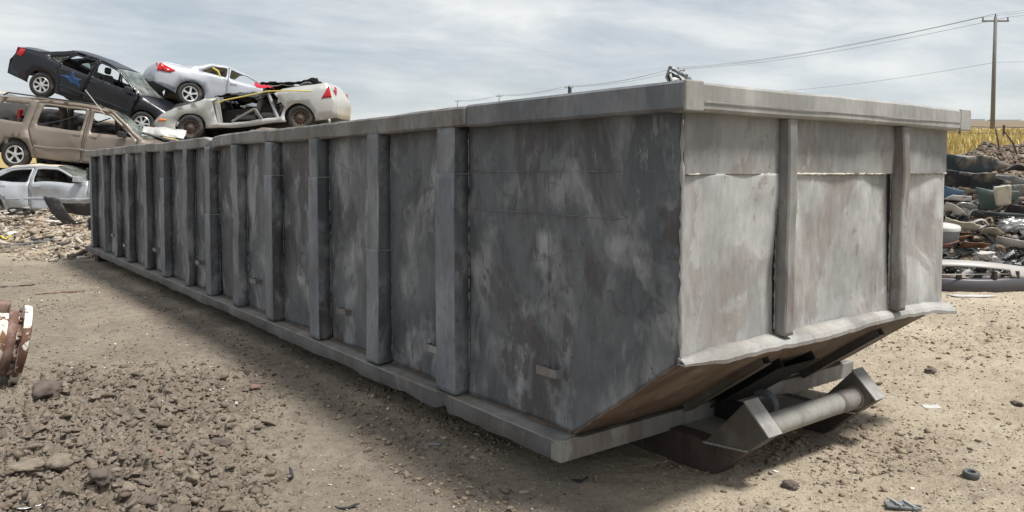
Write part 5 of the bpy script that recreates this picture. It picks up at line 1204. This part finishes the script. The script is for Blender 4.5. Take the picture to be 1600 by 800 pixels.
# rusty flanged pipe at the left edge
def flange():
    M = MB('flaking_white_rust'); n = M.noise(7, 6, .7, .8); c = M.mix(M.ramp(M.noise(4, 5, .6), [(.4, 0), (.6, 1)]), (.10, .045, .028), (.19, .10, .05))
    c = M.mix(M.ramp(n, [(.46, 0), (.50, 1)]), c, (.62, .58, .52)); M.set(col=c, rough=.8); M.bump(n, .4, .01)
    M2 = MB('pinkish_rust'); c = M2.mix(M2.ramp(M2.noise(5, 6, .7), [(.45, 0), (.6, 1)]), (.13, .07, .052), (.25, .17, .14)); M2.set(col=c, rough=.85); M2.bump(M2.noise(20, 4, .6), .4, .01)
    p = on_ground(42, 596); t = thing('flanged_pipe', 'rusty flanged pipe fitting with flaking white paint at the left edge', 'pipe fitting', (p.x, p.y, p.z+.27))
    g = Geo(); g.lathe([(.13, 0), (.235, 0), (.285, -.012), (.29, -.045), (.285, -.06), (.20, -.065), (.165, -.08)], 44, 0); fixn(g.obj('flange', M.m, t, True)); t.children[0].data.set_sharp_from_angle(angle=R(35))
    g = Geo(); g.lathe([(.20, -.06), (.20, -.10), (.225, -.16), (.235, -.30), (.225, -.45), (.20, -.60), (.19, -.9)], 40, 0); fixn(g.obj('pipe_body', M.m, t, True))
    g = Geo(); g.lathe([(.20, -.09), (.238, -.09), (.244, -.13), (.236, -.15), (.20, -.15)], 40, 0); fixn(g.obj('collar', M2.m, t, True))
    g = Geo(); g.lathe([(.001, .24), (.05, .24), (.055, .22), (.05, .17), (.035, .15)], 16, 2, (-.20, .0, .06)); fixn(g.obj('bolt', M2.m, t, True))
    for k in range(10):
        a = k*math.pi/5+.2; g = Geo(); g.lathe([(.018, -.062), (.018, -.085), (.001, -.085)], 6, 0, (0, .245*math.cos(a), .245*math.sin(a))); g.obj('flange_bolt', M2.m, t)
    t.rotation_euler = (R(0), R(12), -YAW+.62)
flange()
# curled fender by the foot of the stack, hoses, planks in the rubble
bent('fender_piece', 'black curved fender piece standing in the rubble before the silver sedan', 'car panel', [(-.35, -.32), (-.2, .05), (.05, .32), (.28, .30), (.12, .05), (-.05, -.3)], C_['blk'], 95, 330, 17.0, (.5, .3), .02, .02, yaw=R(15), roll=R(-80), seed=14)
bent('fender_piece', 'dark torn bumper end lying next to the container rear', 'car panel', [(-.5, -.12), (-.45, .08), (.1, .18), (.5, .10), (.5, -.14)], C_['blk'], 125, 326, 17.2, (.3, 1.0), .04, .02, roll=R(-70), seed=15)
bent('fender_piece', 'silver fender lying behind the black fender piece', 'car panel', [(-.4, -.12), (-.3, .12), (.4, .14), (.5, -.1)], P_SILV, 120, 318, 17.8, (.3, 1.0), .05, .02, roll=R(-60), seed=16)
g = Geo(); a = np.linspace(0, 5.2*math.pi, 70); g.tube([(.24*math.cos(t)*(1+.25*math.sin(t*.7)), .20*math.sin(t), .06+.04*math.sin(t*1.3)+.006*t) for t in a], .020, 7)
o = tag(g.obj('black_hose', M_BLK, None, True), 'tangled black hose lying on the rubble before the silver sedan', 'hose'); put(o, 32, 338, 17.4, (0, 0, 0), 1, 0, 0, R(-10))
for k, (px, py, L, a, c, lb) in enumerate([(50, 385, .9, .6, 'grey', 'grey plank lying at the near edge of the rubble'), (28, 392, 1.0, .5, 'tan', 'pale plank at the near edge of the rubble'), (66, 378, .5, -.1, 'blk', 'dark stick across the rubble near the plank'), (40, 344, .8, .0, 'tan', 'pale lath lying before the black hose'), (20, 336, .7, .5, 'white', 'white strip leaning in the rubble at the left edge'), (108, 352, .5, .2, 'blk', 'black shard on the rubble near the container rear')]):
    p = on_ground(px, py, .04); g = Geo().bar((-L/2, 0, 0), (L/2, 0, .05), .07, .03); o = g.obj('plank', C_[c], None, False, p); o.rotation_euler = (0, R(-4), a-YAW); tag(o, lb, 'plank', 'planks lying in the rubble')
bit('yellow_rag', 'small yellow rag on the rubble at the left edge', 'rag', 8, 377, [(-.12, -.06), (.1, -.05), (.12, .06), (-.1, .07)], simple('yellow_rag', (.55, .48, .12), .9), .02, (1, 3), .04, lift=.06)
